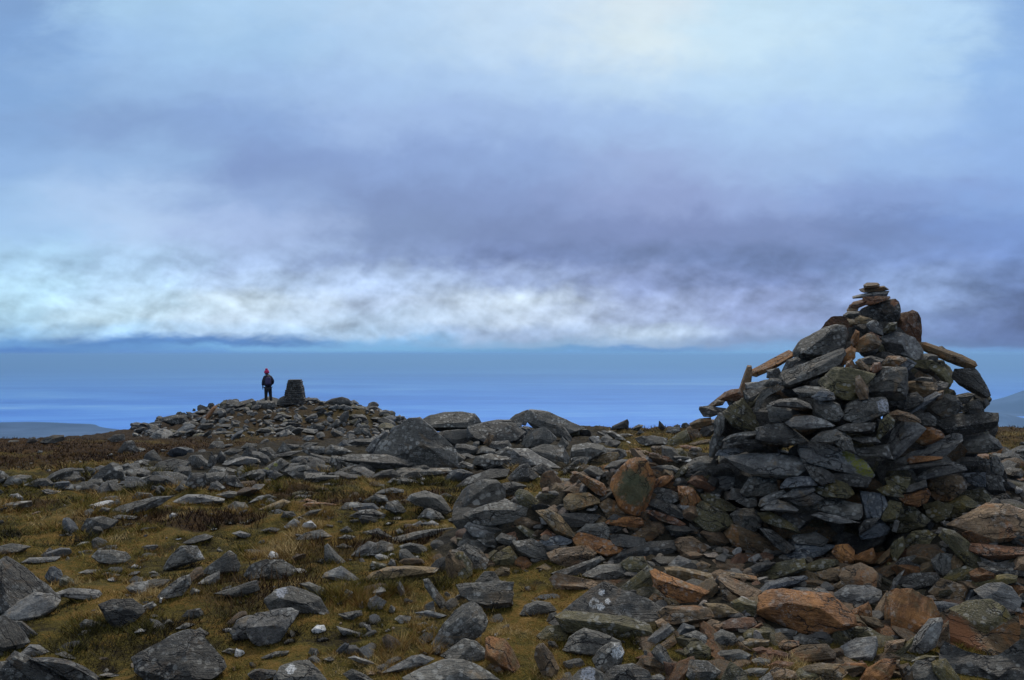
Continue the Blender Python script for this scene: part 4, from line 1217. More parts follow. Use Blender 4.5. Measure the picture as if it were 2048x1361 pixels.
# ------------------------------------------------------------------ loose filler stones (individuals from a dozen shapes)
PROTO = []
for s in range(20):
    g = np.random.default_rng(500 + s)
    k = g.integers(6, 10)
    th = np.sort(g.uniform(0, 2 * np.pi, k)); th = np.linspace(0, 2 * np.pi, k, endpoint=False) + g.uniform(-.25, .25, k)
    rr = g.uniform(.75, 1.1, k)
    pol = np.stack([np.cos(th) * rr, np.sin(th) * rr * g.uniform(.45, .75)], 1)
    v, f = hull_stone(pol, g.uniform(.6, .85), (0, 1), 12, 900 + s)
    PROTO.append(mesh_np('loose_stone', v, f, RM['g'], True, math.radians(38)))
def project(p):
    return CX + F * p[0] / p[1], HY - F * (p[2] - EYE) / p[1]
SKIP = set([2, 4, 9, 10, 11, 16, 17, 19, 20, 22, 23, 26, 29, 30, 31, 32, 34, 35, 36, 41, 45, 46, 47, 50, 54, 55, 56, 59, 60, 63, 64, 69, 70, 74, 75, 76, 78, 79, 81, 86, 91, 94, 95, 97, 105, 106, 108, 109, 111, 112, 116, 118, 120, 123, 124, 125, 127, 129, 133, 137, 138, 139, 140, 141, 142, 144, 146, 147, 149, 150, 152, 160, 161, 162, 165, 166, 167, 168, 169, 172, 175, 177, 178, 179, 180, 181, 182, 185, 188, 190, 191, 192, 195, 196, 198, 199, 200, 203, 204, 206, 208, 209, 211, 212, 213, 214, 215, 217, 218, 219, 220, 221, 222, 223, 225, 226, 227, 229, 230, 231, 232, 233, 234, 235, 236, 238, 239, 240, 241, 242, 243, 244, 245, 246, 248, 249, 250, 252, 253, 254, 255, 256, 257, 259, 260, 261, 262, 263, 264, 266, 267, 268, 269, 270, 271, 273, 274, 275, 276, 279, 280, 282, 283, 284, 285, 286, 287, 289, 290, 292, 293, 294, 295, 296, 297, 298, 299, 300, 301, 302, 305, 307, 308, 309, 310, 311, 312, 313, 315, 316, 317, 318, 320, 321, 322, 323, 324, 325, 326, 327, 328, 329, 331, 332, 335, 336, 340, 343, 344, 345, 350, 352, 353, 354, 356, 357, 365, 369, 371, 373, 374, 375, 376, 377, 380, 381, 382, 384, 386, 387, 388, 389, 393, 394, 395, 403, 404, 405, 407, 408, 410, 414, 415, 416, 417, 418, 421, 422, 425, 426, 428, 429, 433, 434, 439, 441, 442, 446, 449, 450, 451, 454, 457, 459, 461, 466, 467, 469, 470, 471, 473, 474, 475, 477, 479, 481, 484, 486, 488, 489, 490, 491, 492, 495, 496, 499, 501, 502, 503, 505, 506, 508, 509, 510, 511, 512, 513, 514, 521, 522, 524, 527, 529, 530, 532, 533, 534, 535, 537, 538, 540, 544, 547, 549, 552, 553, 561, 562, 566, 567, 569, 572, 577, 578, 579, 580, 584, 586, 587, 591, 593, 598, 600, 601, 606, 607, 609, 611, 612, 613, 615, 616, 617, 618, 619, 623, 624, 625, 627, 628, 630, 631, 632, 633, 637, 639, 641, 646, 648, 650, 653, 655, 656, 657, 658, 659, 662, 663, 666, 667, 668, 670, 672, 673, 674, 675, 678, 679, 681, 682, 685, 687, 688, 689, 690, 691, 692, 694, 695, 697, 700, 703, 705, 707, 709, 711, 714, 716, 722, 724, 725, 726, 727, 729, 732, 734, 736, 737, 740, 741, 742, 744, 746, 747, 748, 751, 752, 757, 758, 760, 763, 765, 766, 771, 783, 787, 789, 794, 795, 796, 800, 801, 802, 807, 809, 810, 811, 813, 814, 818, 823, 826, 827, 828, 830, 832, 833, 834, 835, 842, 844, 848, 849, 850, 853, 854, 858, 861, 867, 869, 872, 875, 876, 878, 883, 885, 886, 888, 895, 896, 897, 899, 904, 907, 911, 918, 919, 920, 923, 928, 936, 948, 953, 955, 957, 959, 975, 976, 981, 986, 989, 997, 1002, 1004, 1005, 1006, 1009, 1011, 1016, 1017, 1018, 1020, 1031, 1034, 1035, 1037, 1043, 1046, 1047, 1049, 1050, 1051, 1055, 1057, 1058, 1062, 1070, 1075, 1076, 1080, 1083, 1087, 1094, 1096, 1098, 1100, 1101, 1104, 1105, 1107, 1108, 1119, 1122, 1123, 1127, 1139, 1140, 1142, 1145, 1150, 1154, 1155, 1156, 1157, 1161, 1162, 1163, 1165, 1170, 1173, 1178, 1179, 1182, 1185, 1189, 1192, 1193, 1194, 1198, 1200, 1201, 1203, 1207, 1209, 1210, 1213, 1219, 1225, 1226, 1228, 1231, 1232, 1233, 1234, 1235, 1236, 1246, 1249, 1251, 1253, 1254, 1259, 1269, 1270, 1272, 1282, 1283, 1285, 1287, 1290, 1293, 1294, 1297, 1300, 1302, 1304, 1306, 1309, 1312, 1313, 1314, 1315, 1320, 1322, 1326, 1331, 1332, 1335, 1336, 1337, 1340, 1343, 1346, 1348, 1351, 1354, 1355, 1356, 1358, 1359, 1360, 1361, 1362, 1363, 1365, 1366, 1367, 1375, 1376, 1377, 1378, 1379, 1380, 1381, 1382, 1383, 1385, 1386, 1387, 1388, 1389, 1390, 1391, 1392, 1393, 1394, 1395, 1396, 1397, 1398, 1400, 1402, 1403, 1404, 1405, 1407, 1409, 1411, 1412, 1413, 1414, 1416, 1418, 1419, 1420, 1421, 1422])
_fill_no = [0]
def filler(kind, pos, size, key, flat=1.0, tilt=.35, nm=None):
    """one loose stone at pos; size = half length in metres"""
    no = _fill_no[0]; _fill_no[0] += 1
    me = PROTO[random.randrange(len(PROTO))]
    rot = Matrix.Rotation(random.uniform(0, 6.283), 4, 'Z') @ Matrix.Rotation(random.gauss(0, tilt), 4, 'X') @ Matrix.Rotation(random.gauss(0, tilt), 4, 'Y')
    sc = (size * random.uniform(.8, 1.2), size * random.uniform(.75, 1.15), size * flat * random.uniform(.8, 1.25))
    if no in SKIP: return
    n, cat, grp = NAME[kind]
    o = link(bpy.data.objects.new(nm or n, me))
    o['fill_no'] = no
    o.matrix_world = Matrix.Translation(pos) @ rot @ Matrix.Diagonal((*sc, 1))
    o.material_slots[0].link = 'OBJECT'; o.material_slots[0].material = mat_for(key, kind)
    px, py = project(pos)
    tag(o, None, cat, grp)
    STONES.append([o, px, py, size * 2 / pos[1] * F, key, None, kind])
def pick(s): return random.choice(s)
def in_traced(px, py, kinds, grow=1.0):
    for k, lab, pts, sf in rows:
        if sf not in kinds: continue
        p = np.array(pts)
        if not (p[:, 0].min() - 6 < px < p[:, 0].max() + 6 and p[:, 1].min() - 6 < py < p[:, 1].max() + 6): continue
        c = p.mean(0); p = c + (p - c) * grow; q = np.roll(p, -1, 0)
        cross = (p[:, 1] > py) != (q[:, 1] > py)
        xi = p[:, 0] + (py - p[:, 1]) / np.where(np.abs(q[:, 1] - p[:, 1]) < 1e-9, 1e-9, q[:, 1] - p[:, 1]) * (q[:, 0] - p[:, 0])
        if (cross & (px < xi)).sum() % 2: return True
    return False
# inside of the cairn, seen through the gaps
for layer, (back, cnt) in enumerate(((.26, 130), (.45, 90), (.75, 120))):
    for i in range(cnt):
        py = random.uniform(735 if layer else 650, 1175)
        l, r = np.interp(py, _CY, _CL), np.interp(py, _CY, _CR)
        s = random.uniform(.12, .19) * (1, 1.35, 1.6)[layer] * min(1, (r - l) / 240)
        mg = s * F / 6.3 * .95
        px = random.uniform(l + mg, max(l + mg + 4, r - mg))
        if px < 1592 and py < 785: continue
        if px > 1880 and py < 800: continue
        d = float(cairn_depth(px, py)) + back
        filler('C', Vector((0, 0, EYE)) + pix_dir(px, py) * d, s, pick('ddgdgyb'), .75, .5)
for px, py in ((1716, 642), (1778, 640), (1748, 640), (1762, 656), (1730, 662), (1795, 690), (1648, 800), (1690, 792), (1716, 786), (1780, 838), (1702, 834), (1640, 832), (1740, 702), (1684, 716), (1772, 716), (1662, 770), (1812, 745), (1600, 812)):
    filler('C', Vector((0, 0, EYE)) + pix_dir(px, py) * (float(cairn_depth(px, py)) + .22), random.uniform(.08, .12), pick('dgdgyb'), .8, .5)
# the wall and the rubble
nw = nb = 0
while nw < 215 or nb < 190:
    px = random.uniform(930, 2060); py = random.uniform(905, 1361)
    wall = px < 1440 and py < 1140
    if wall:
        if nw >= 215: continue
        top = np.interp(px, [930, 1100, 1250, 1440], [1045, 970, 918, 892])
        if py < top + 10: continue
        nw += 1
    else:
        if nb >= 190: continue
        if py < 1110 or px < np.interp(py, [1110, 1200, 1361], [1000, 1250, 1330]): continue
        nb += 1
    if in_traced(px, py, 'BC', .9):
        if wall: nw -= 1
        else: nb -= 1
        continue
    d = rays_to_ground([px], [py])[0]
    filler('W' if wall else 'B', Vector((0, 0, EYE)) + pix_dir(px, py) * (d + (.06 if wall else .03)), (random.uniform(.09, .17) if wall else random.uniform(.09, .20)) * d / 5.5, pick('dgybotbdgrp' if wall else 'gybotrptyobtrpbo') , .6 if wall else .5, .4)
# small stones in the grass
for i in range(480):
    az = random.uniform(-34, 12); r = 3.6 * math.exp(random.uniform(0, 1.25))
    x, y = r * math.sin(math.radians(az)), r * math.cos(math.radians(az))
    if bank(x, y) > .05: continue
    s = random.choice((.035, .05, .05, .07, .09, .12)) * (r / 7)
    z = float(ground(x, y)) + s * .12
    if in_traced(*project((x, y, z)), 'GMB', 1.1): continue
    filler('G', Vector((x, y, z)), s, pick('ggglldnwb'), .55, .25)
# boulder band
for i in range(520):
    px = random.uniform(110, 1230)
    row = random.uniform(np.interp(px, _BX, _BHI), np.interp(px, _BX, _BLO) + 6)
    if i % 14 == 0: px, row = random.uniform(1990, 2060), random.uniform(895, 1000)
    d = rays_to_ground([px], [row])[0]
    if np.isnan(d) or in_traced(px, row, 'MHG', 1.15): continue
    x, y = (px - CX) / F * d, d
    if bank(x, y) > .1: continue
    s = random.uniform(.10, .26) * d / 11; r_ = d
    z = float(ground(x, y)) + s * .2
    if r_ > 17: s *= .6
    filler('M', Vector((x, y, z)), s, pick('gggddnl'), .65, .45)
# summit mound
for i in range(330):
    px = random.uniform(275, 845); d = r = random.uniform(34.5, 44.3)
    x, y = (px - CX) / F * d, d
    s = random.choice((.22, .28, .33, .4, .5)) * random.uniform(.8, 1.15)
    if r < 37 and random.random() < .5: continue
    z = float(ground(x, y)) + s * .25
    if in_traced(*project((x, y, z)), 'H', 1.0): continue
    filler('H', Vector((x, y, z)), s, pick('gggdddnly'), .5 if px < 640 else .75, .35)

# the cairn's skirt running out to the right
for i in range(110):
    px = random.uniform(1960, 2075); py = random.uniform(925, 1120)
    if in_traced(px, py, 'B', .9): continue
    d = rays_to_ground([px], [py])[0]
    if np.isnan(d): continue
    filler('B', Vector((0, 0, EYE)) + pix_dir(px, py) * (d + .03), random.uniform(.10, .19) * d / 5.5, pick('gdgybdgo'), .55, .4)

# ------------------------------------------------------------------ what tells each stone apart
LAND = [s for s in STONES if s[5]]
PREP = {'of', 'low', 'high', 'pointing', 'stuck', 'top', 'upper', 'lower', 'on', 'in', 'under', 'beneath', 'below', 'above', 'at', 'with', 'beside', 'between', 'near', 'behind', 'from', 'leaning', 'lying', 'just', 'directly', 'to', 'sloping', 'standing', 'jutting', 'sticking', 'covered', 'right', 'left', 'splashed', 'marked', 'overhanging', 'pitted', 'peeping', 'before', 'set', 'tucked', 'resting', 'across', 'over', 'propping', 'arching', 'slanting', 'running', 'crowning', 'perched', 'carrying', 'bulging', 'facing', 'forming', 'filling', 'running', 'half', 'stuck', 'hanging', 'spreading', 'bridging', 'touching', 'frosted'}
def shorts():
    full = {}
    cnt = {}
    cand = []
    for s in LAND:
        w = s[5].replace(',', '').split()
        cuts = [i for i, x in enumerate(w) if x in PREP and i >= 3] + [len(w)]
        NOUN = {'stone', 'stones', 'slab', 'block', 'boulder', 'rock', 'pebble', 'chip', 'wedge', 'cobble', 'bar', 'cube', 'knob', 'pair', 'outcrop', 'splinter', 'sliver', 'quartz', 'capstone', 'lip', 'fin', 'column', 'hump', 'spike', 'dome', 'ridge', 'nodule', 'lump', 'rocks', 'piece', 'spot', 'slate', 'end'}
        good = [c for c in cuts if w[c - 1] in NOUN] or cuts
        cand.append([' '.join(w[:c]) for c in good] + [' '.join(w)])
    for lv in range(6):
        use = [c[min(full.get(i, 0), len(c) - 1)] for i, c in enumerate(cand)]
        seen = {}
        for i, u in enumerate(use): seen.setdefault(u, []).append(i)
        dup = [i for v in seen.values() if len(v) > 1 for i in v]
        if not dup: break
        for i in dup: full[i] = full.get(i, 0) + 1
    return use
SHORT = shorts()
for s, sh in zip(LAND, SHORT): s.append(sh)
CW = {'g': 'grey', 'd': 'dark', 'n': 'bluish', 'l': 'pale', 'y': 'mossy', 'b': 'brown', 't': 'tan', 'p': 'pinkish', 'o': 'orange', 'r': 'rusty', 'w': 'white', 'k': 'pale'}
LPX = np.array([(s[1], s[2]) for s in LAND])
used = {s[5].lower() for s in LAND}
for s in LAND: s[0]['label'] = s[5]
def direction(dx, dy):
    a = math.degrees(math.atan2(-dy, dx)) % 360
    return ['right of', 'up and right of', 'straight above', 'up and left of', 'left of', 'down and left of', 'straight below', 'down and right of'][int((a + 22.5) // 45) % 8]
for s in STONES:
    if s[5]: continue
    d = np.hypot(*(LPX - np.array([s[1], s[2]])).T)
    same = np.array([(l[6] == s[6]) or {l[6], s[6]} <= {'W', 'B', 'C'} or {l[6], s[6]} <= {'G', 'M'} for l in LAND])
    d = d + np.where(same, 0, 300)
    order = np.argsort(d)
    sw = 'tiny' if s[3] < 14 else 'small' if s[3] < 32 else 'medium' if s[3] < 60 else 'large'
    noun = {'C': 'stone', 'W': 'stone', 'B': 'stone', 'G': 'rock', 'M': 'rock', 'H': 'stone'}[s[6]]
    lab = None
    for far in range(25):
        l = LAND[order[far]]
        dr = direction(s[1] - l[1], s[2] - l[2])
        for head in (f'{CW[s[4]]} {noun}', f'{sw} {CW[s[4]]} {noun}'):
            c = f'{head} {dr} the {l[7]}'
            if len(c.split()) <= 16 and len(c.split()) >= 4 and c not in used:
                lab = c; break
        if lab: break
    s[0]['label'] = lab or c
    used.add(s[0]['label'])

# ------------------------------------------------------------------ ground
front = np.radians(np.arange(-40, 40.01, .115))
rest = np.radians(np.arange(44, 320, 4.0))
ang = np.concatenate([front, rest])
rad = np.concatenate([[.4, .8], np.geomspace(1.2, 62, 440), np.geomspace(66, 1600, 40)])
A, Rr = np.meshgrid(ang, rad)
gx, gy = Rr * np.sin(A), Rr * np.cos(A)
gz = ground(gx, gy)
rough = .25 * fbm2(gx / 2.2, gy / 2.2, 4, 31) * sstep(Rr, 20, 34) * (1 - sstep(Rr, 60, 90))
gz = gz + rough * .5
V = np.stack([gx.ravel(), gy.ravel(), gz.ravel()], 1)
nr, na = A.shape
I = np.arange(nr * na).reshape(nr, na); J = np.roll(I, -1, 1)
Fq = np.stack([I[:-1].ravel(), I[1:].ravel(), J[1:].ravel(), J[:-1].ravel()], 1)[:, ::-1]
m, nt, b = new_mat('moorland'); T = NT(nt)
pos = T.n('ShaderNodeNewGeometry').outputs['Position']
at = T.n('ShaderNodeAttribute', attribute_name='cover')
sep = T.n('ShaderNodeSeparateColor'); T.set(sep.inputs[0], at.outputs['Color'])
n1 = T.noise(pos, 1.6, 5, .6, .5); n2 = T.noise(pos, 9, 5, .65); n3 = T.noise(pos, 60, 3, .7)
gcol = T.ramp(T.math('ADD', T.math('MULTIPLY', n1, .5), T.math('ADD', T.math('MULTIPLY', n2, .35), T.math('MULTIPLY', n3, .25))),
    [(.42, (.012, .008, .004)), (.49, (.05, .038, .008)), (.55, (.10, .078, .014)), (.61, (.16, .095, .02)), (.70, (.26, .16, .05))])
hcol = T.ramp(T.math('ADD', T.math('MULTIPLY', n2, .6), T.math('MULTIPLY', n3, .4)), [(.38, (.012, .006, .003)), (.52, (.045, .022, .009)), (.62, (.09, .05, .016)), (.72, (.17, .10, .032))])
col = T.mix(sep.outputs[0], gcol, hcol)
scol = T.mix(T.mr(n2, .35, .65), (.014, .012, .009, 1), (.05, .042, .028, 1))  # stony soil, near-black: deep shade between the stones is painted in
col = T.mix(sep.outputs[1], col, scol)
nt.links.new(col, b.inputs['Base Color']); b.inputs['Roughness'].default_value = .95; b.inputs['Specular IOR Level'].default_value = .15
bp = T.n('ShaderNodeBump'); bp.inputs['Distance'].default_value = .1; bp.inputs['Strength'].default_value = 1
T.set(bp.inputs['Height'], T.math('ADD', T.math('MULTIPLY', n2, .6), T.math('MULTIPLY', n3, .4))); nt.links.new(bp.outputs[0], b.inputs['Normal'])
MOOR = m
me = mesh_np('ground', V, Fq, MOOR)
def heather_mask(x, y):
    r = np.hypot(x, y); px = CX + F * x / np.maximum(y, .35 * r + 1e-6)
    far = sstep(r, 13.5, 18) * sstep(px, 640, 380) * .95
    far2 = sstep(r, 18, 24) * .8
    patch = sstep(fbm2(x / 1.3, y / 1.3, 4, 77), .12, .32) * sstep(r, 4.6, 6)
    return np.clip(np.maximum(np.maximum(far, far2), patch * .9) * (1 - .6 * sstep(fbm2(x / 3, y / 3, 3, 5), .1, .4)), 0, 1)
hm = heather_mask(gx, gy)
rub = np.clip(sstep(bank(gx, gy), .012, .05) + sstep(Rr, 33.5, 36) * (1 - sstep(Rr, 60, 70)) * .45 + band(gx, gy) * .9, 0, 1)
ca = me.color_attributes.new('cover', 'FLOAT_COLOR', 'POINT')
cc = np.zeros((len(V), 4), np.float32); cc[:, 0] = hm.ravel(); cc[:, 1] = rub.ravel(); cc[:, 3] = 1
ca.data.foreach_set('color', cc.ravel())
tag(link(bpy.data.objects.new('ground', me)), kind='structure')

# ------------------------------------------------------------------ grass, heather, gravel
def blades(name, N, hfun, wid, lean, cols, accept, seed, rmax=2.1, hmax=2.2, feet=False):
    g = np.random.default_rng(seed)
    az = np.radians(g.uniform(-37, 37, N)); r = 3.3 * np.exp(g.uniform(0, rmax, N))
    # gather round clump centres
    x, y = r * np.sin(az), r * np.cos(az)
    ok = accept(x, y, r, g)
    x, y, r = x[ok], y[ok], r[ok]
    grow = np.ones(len(x))
    if feet:                                   # longer tufts round the feet of the stones that lie in the turf
        X, Y = [x], [y]
        for st in STONES:
            if st[6] not in 'GM' or st[2] < 930: continue
            p = st[0].matrix_world.translation; rr = st[3] / F * p.y * .5
            k = int(min(420, 60 + st[3] * 4)); a = g.uniform(0, 6.283, k); q = rr * g.uniform(.55, 1.25, k)
            X.append(p.x + np.cos(a) * q * 1.1); Y.append(p.y + np.sin(a) * q * .9)
        x, y = np.concatenate(X), np.concatenate(Y); r = np.hypot(x, y)
        grow = np.concatenate([grow, g.uniform(1.0, 1.9, len(x) - len(grow))])
        ok = (bank(x, y) < .03) | (np.arange(len(x)) < len(X[0]))
        x, y, r, grow = x[ok], y[ok], r[ok], grow[ok]
    n = len(x)
    z = ground(x, y) - .006
    h = grow * hfun(x, y, g.uniform(0, 1, n)) * np.clip((r / 5) ** .5, .8, hmax)
    w = wid * np.clip(r / 5, .8, 3.5) * g.uniform(.7, 1.3, n)
    th = g.uniform(0, 2 * np.pi, n); lt = g.uniform(0, 2 * np.pi, n); le = h * g.uniform(.2, lean, n)
    wx, wy = np.cos(th) * w, np.sin(th) * w
    base = np.stack([x, y, z], 1)
    v = np.empty((n, 3, 3))
    v[:, 0] = base + np.stack([-wx, -wy, 0 * x], 1); v[:, 1] = base + np.stack([wx, wy, 0 * x], 1)
    v[:, 2] = base + np.stack([np.cos(lt) * le, np.sin(lt) * le, h], 1)
    me = mesh_np(name, v.reshape(-1, 3), np.arange(n * 3).reshape(n, 3), None, False)
    ci = np.clip((fbm2(x / .5, y / .5, 4, seed) * .95 + .47) * len(cols) + g.normal(0, .75, n), 0, len(cols) - .01)
    i0 = np.floor(ci).astype(int)
    c = np.array(cols)[i0] * g.uniform(.75, 1.25, n)[:, None]
    ca = me.color_attributes.new('tint', 'FLOAT_COLOR', 'POINT')
    cc = np.ones((n, 3, 4), np.float32); cc[:, :, :3] = c[:, None, :]
    ca.data.foreach_set('color', cc.ravel())
    return me
def tint_mat(name, rough=.8):
    m, nt, b = new_mat(name); T = NT(nt)
    a = T.n('ShaderNodeAttribute', attribute_name='tint'); nt.links.new(a.outputs['Color'], b.inputs['Base Color'])
    b.inputs['Roughness'].default_value = rough; b.inputs['Specular IOR Level'].default_value = .2
    return m
def ok_grass(x, y, r, g):
    t = fbm2(x / .35, y / .35, 3, 41)
    return (bank(x, y) < .03) & (band(x, y) < g.uniform(.0, .8, len(x))) & (heather_mask(x, y) < g.uniform(.2, 1, len(x))) & (t > g.uniform(-.35, .4, len(x)))
gm = blades('grass', 620000, lambda x, y, u: (.009 + .02 * u + .065 * np.clip(fbm2(x / .5, y / .5, 3, 51), 0, 1)), .0024, 1.6,
    [(.010, .007, .003), (.04, .033, .008), (.10, .085, .014), (.17, .125, .02), (.19, .10, .026), (.28, .185, .06), (.42, .30, .13)], ok_grass, 61, feet=True)
gm.materials.append(tint_mat('grass_blades'))
tag(link(bpy.data.objects.new('grass', gm)), 'short olive and straw coloured grass and moss between the rocks', 'grass', kind='stuff')
def ok_heath(x, y, r, g):
    return (bank(x, y) < .03) & (band(x, y) < g.uniform(.0, .8, len(x))) & (heather_mask(x, y) > g.uniform(.1, .9, len(x)))
hmh = blades('heather', 200000, lambda x, y, u: (.03 + .07 * u) * (1 + .8 * np.clip(fbm2(x / .6, y / .6, 3, 91), -.5, 1)), .0035, .9,
    [(.016, .007, .003), (.036, .016, .006), (.058, .028, .009), (.085, .046, .013), (.15, .09, .03)], ok_heath, 62, rmax=2.45, hmax=1.05)
hmh.materials.append(tint_mat('heather_sprigs'))
tag(link(bpy.data.objects.new('heather', hmh)), 'low dark brown heather on the left slope and in patches between the rocks', 'heather', kind='stuff')
def scatter_mesh(name, pts, sizes, seed, mat, flat=.6):
    g = np.random.default_rng(seed); n0, f0 = ICO[3]
    VV, FF = [], []
    for i, (p, s) in enumerate(zip(pts, sizes)):
        q = n0 * (1 + .25 * fbm3(n0 * 1.3 + i * 7.7, 2, 3))[:, None]
        pl = g.normal(0, 1, (9, 3)); pl /= np.linalg.norm(pl, axis=1)[:, None]
        for k in pl:
            dd = q @ k; q = q - np.outer(np.maximum(dd - g.uniform(.3, .65), 0), k)
        a = g.uniform(0, 6.28); R = np.array([[math.cos(a), -math.sin(a), 0], [math.sin(a), math.cos(a), 0], [0, 0, 1]])
        q = (q * np.array([1, g.uniform(.5, .9), flat * g.uniform(.6, 1.2)])) @ R.T * s + p
        VV.append(q); FF.append(f0 + i * len(n0))
    return mesh_np(name, np.concatenate(VV), np.concatenate(FF), mat, True, math.radians(40))
def gravel_mat():
    m, nt, b = new_mat('gravel_stone'); T = NT(nt)
    pos = T.n('ShaderNodeNewGeometry'); isl = pos.outputs['Random Per Island']
    c = T.ramp(isl, [(0, (.06, .055, .05)), (.35, (.16, .15, .13)), (.55, (.2, .16, .11)), (.75, (.26, .15, .075)), (.9, (.3, .28, .25)), (1, (.5, .48, .45))])
    n = T.noise(pos.outputs['Position'], 60, 4, .7)
    c = T.mix(T.mr(n, .3, .7, .75, .0), c, (.05, .045, .04, 1))
    nt.links.new(c, b.inputs['Base Color']); b.inputs['Roughness'].default_value = .75
    bp = T.n('ShaderNodeBump'); bp.inputs['Distance'].default_value = .02; T.set(bp.inputs['Height'], n); nt.links.new(bp.outputs[0], b.inputs['Normal'])
    return m
GM = gravel_mat()
pts, szs = [], []
g = np.random.default_rng(99)
while len(pts) < 2750:
    if len(pts) < 2500:
        x, y = g.uniform(.1, 5.6), g.uniform(3.6, 8.6)
        if bank(x, y) < .03: continue
        s = g.uniform(.02, .075) * (1.6 if x > .7 * y else 1)
    else:
        az = math.radians(g.uniform(-36, 20)); r = 3.4 * math.exp(g.uniform(0, 1.6)); x, y = r * math.sin(az), r * math.cos(az); s = g.uniform(.01, .03) * r / 5
    pts.append((x, y, 0)); szs.append(s)
pts = np.array(pts, float); szs = np.array(szs); pts[:, 2] = ground(pts[:, 0], pts[:, 1]) + szs * .15
tag(link(bpy.data.objects.new('gravel', scatter_mesh('gravel', pts, szs, 4, GM))), 'loose gravel and chips between the stones and in the grass', 'gravel', kind='stuff')
# scree: the smallest stones of the mound
px = g.uniform(268, 850, 520); r = g.uniform(34.2, 44.8, 520)
d = r; pts = np.stack([(px - CX) / F * d, d, 0 * d], 1); szs = g.uniform(.1, .24, 520)
pts[:, 2] = ground(pts[:, 0], pts[:, 1]) + szs * .3
SM, snt, sb = new_mat('scree_stone'); T = NT(snt)
geo = T.n('ShaderNodeNewGeometry')
sc_ = T.ramp(geo.outputs['Random Per Island'], [(0, (.05, .048, .044)), (.6, (.15, .14, .125)), (1, (.28, .26, .23))])
snt.links.new(T.mix(T.mr(T.noise(geo.outputs['Position'], 8, 4), .3, .7, .7, 0), sc_, (.04, .04, .035, 1)), sb.inputs['Base Color']); sb.inputs['Roughness'].default_value = .7
tag(link(bpy.data.objects.new('scree', scatter_mesh('scree', pts, szs, 5, SM, .7))), 'small grey scree between the larger stones of the summit mound', 'scree', kind='stuff')

# ------------------------------------------------------------------ stone pillar on the mound
def at_pix(px, py, d): return Vector((0, 0, EYE)) + pix_dir(px, py) * d
pd = 42.0
pb = at_pix(590, 803, pd)
PILM = rock_mat('pillar_stone', 'd', (), .8, .6)
pil = link(bpy.data.objects.new('survey_pillar', None)); pil.location = (pb.x, pb.y, pb.z - .15)
tag(pil, 'dark squat tapering stone pillar with a flat top on the mound, right of the hiker', 'survey pillar')
H = 1.24; nl = 11; VV = []; FF = []
g = np.random.default_rng(21)
for k in range(nl):                                   # coursed rubble: rough blocks round a tapered square plan
    z0, z1 = H * k / nl, H * (k + 1) / nl
    hw = (.56 * (1 - (z0 + z1) / 2 / H) + .335 * (z0 + z1) / 2 / H)
    for side in range(4):
        xs = np.sort(np.concatenate([[-1, 1], g.uniform(-.7, .7, 3)])) * hw
        for a, b_ in zip(xs[:-1], xs[1:]):
            if b_ - a < .05: continue
            n0, f0 = ICO[3]
            q = np.sign(n0) * np.abs(n0) ** .35
            q = q * np.array([(b_ - a) / 2 * 1.04, .12, (z1 - z0) / 2 * 1.05]) + np.array([(a + b_) / 2, -hw + .1 + g.uniform(-.03, .025), (z0 + z1) / 2])
            q = q + .02 * fbm3(q * 9 + 3, 2, k)[:, None]
            A_ = side * math.pi / 2; R = np.array([[math.cos(A_), -math.sin(A_), 0], [math.sin(A_), math.cos(A_), 0], [0, 0, 1]])
            FF.append(f0 + sum(len(x) for x in VV)); VV.append(q @ R.T)
sh = link(bpy.data.objects.new('shaft', mesh_np('shaft', np.concatenate(VV), np.concatenate(FF), PILM)), pil)
n0, f0 = ICO[4]
q = np.sign(n0) * np.abs(n0) ** .18 * np.array([.335, .335, .05]); q = q + .008 * fbm3(q * 8, 2, 5)[:, None]
cap = link(bpy.data.objects.new('cap', mesh_np('cap', q, f0, PILM)), pil); cap.location = (0, 0, H + .03)
pil.rotation_euler = (0, 0, math.radians(8))

# ------------------------------------------------------------------ the hiker
def flat_mat(name, c, rough=.8):
    m, nt, b = new_mat(name); T = NT(nt)
    n = T.noise(T.n('ShaderNodeTexCoord').outputs['Object'], 60, 3)
    nt.links.new(T.mix(T.mr(n, .3, .7, 0, .5), (*c, 1), (*[x * .55 for x in c], 1)), b.inputs['Base Color']); b.inputs['Roughness'].default_value = rough
    return m
def skin(name, verts, edges, radii, mat, parent=None, sub=2):
    me = bpy.data.meshes.new(name); me.from_pydata(verts, edges, []); me.materials.append(mat)
    o = link(bpy.data.objects.new(name, me), parent)
    md = o.modifiers.new('Skin', 'SKIN')
    sv = me.skin_vertices
    lay = sv[0] if len(sv) else None
    if lay is None:
        import bmesh
        bm = bmesh.new(); bm.from_mesh(me); bm.verts.layers.skin.verify(); bm.to_mesh(me); bm.free(); lay = me.skin_vertices[0]
    for i, r in enumerate(radii):
        lay.data[i].radius = (r, r) if not isinstance(r, tuple) else r
        lay.data[i].use_root = (i == 0)
    md.use_smooth_shade = True
    s = o.modifiers.new('Sub', 'SUBSURF'); s.levels = sub; s.render_levels = sub
    return o
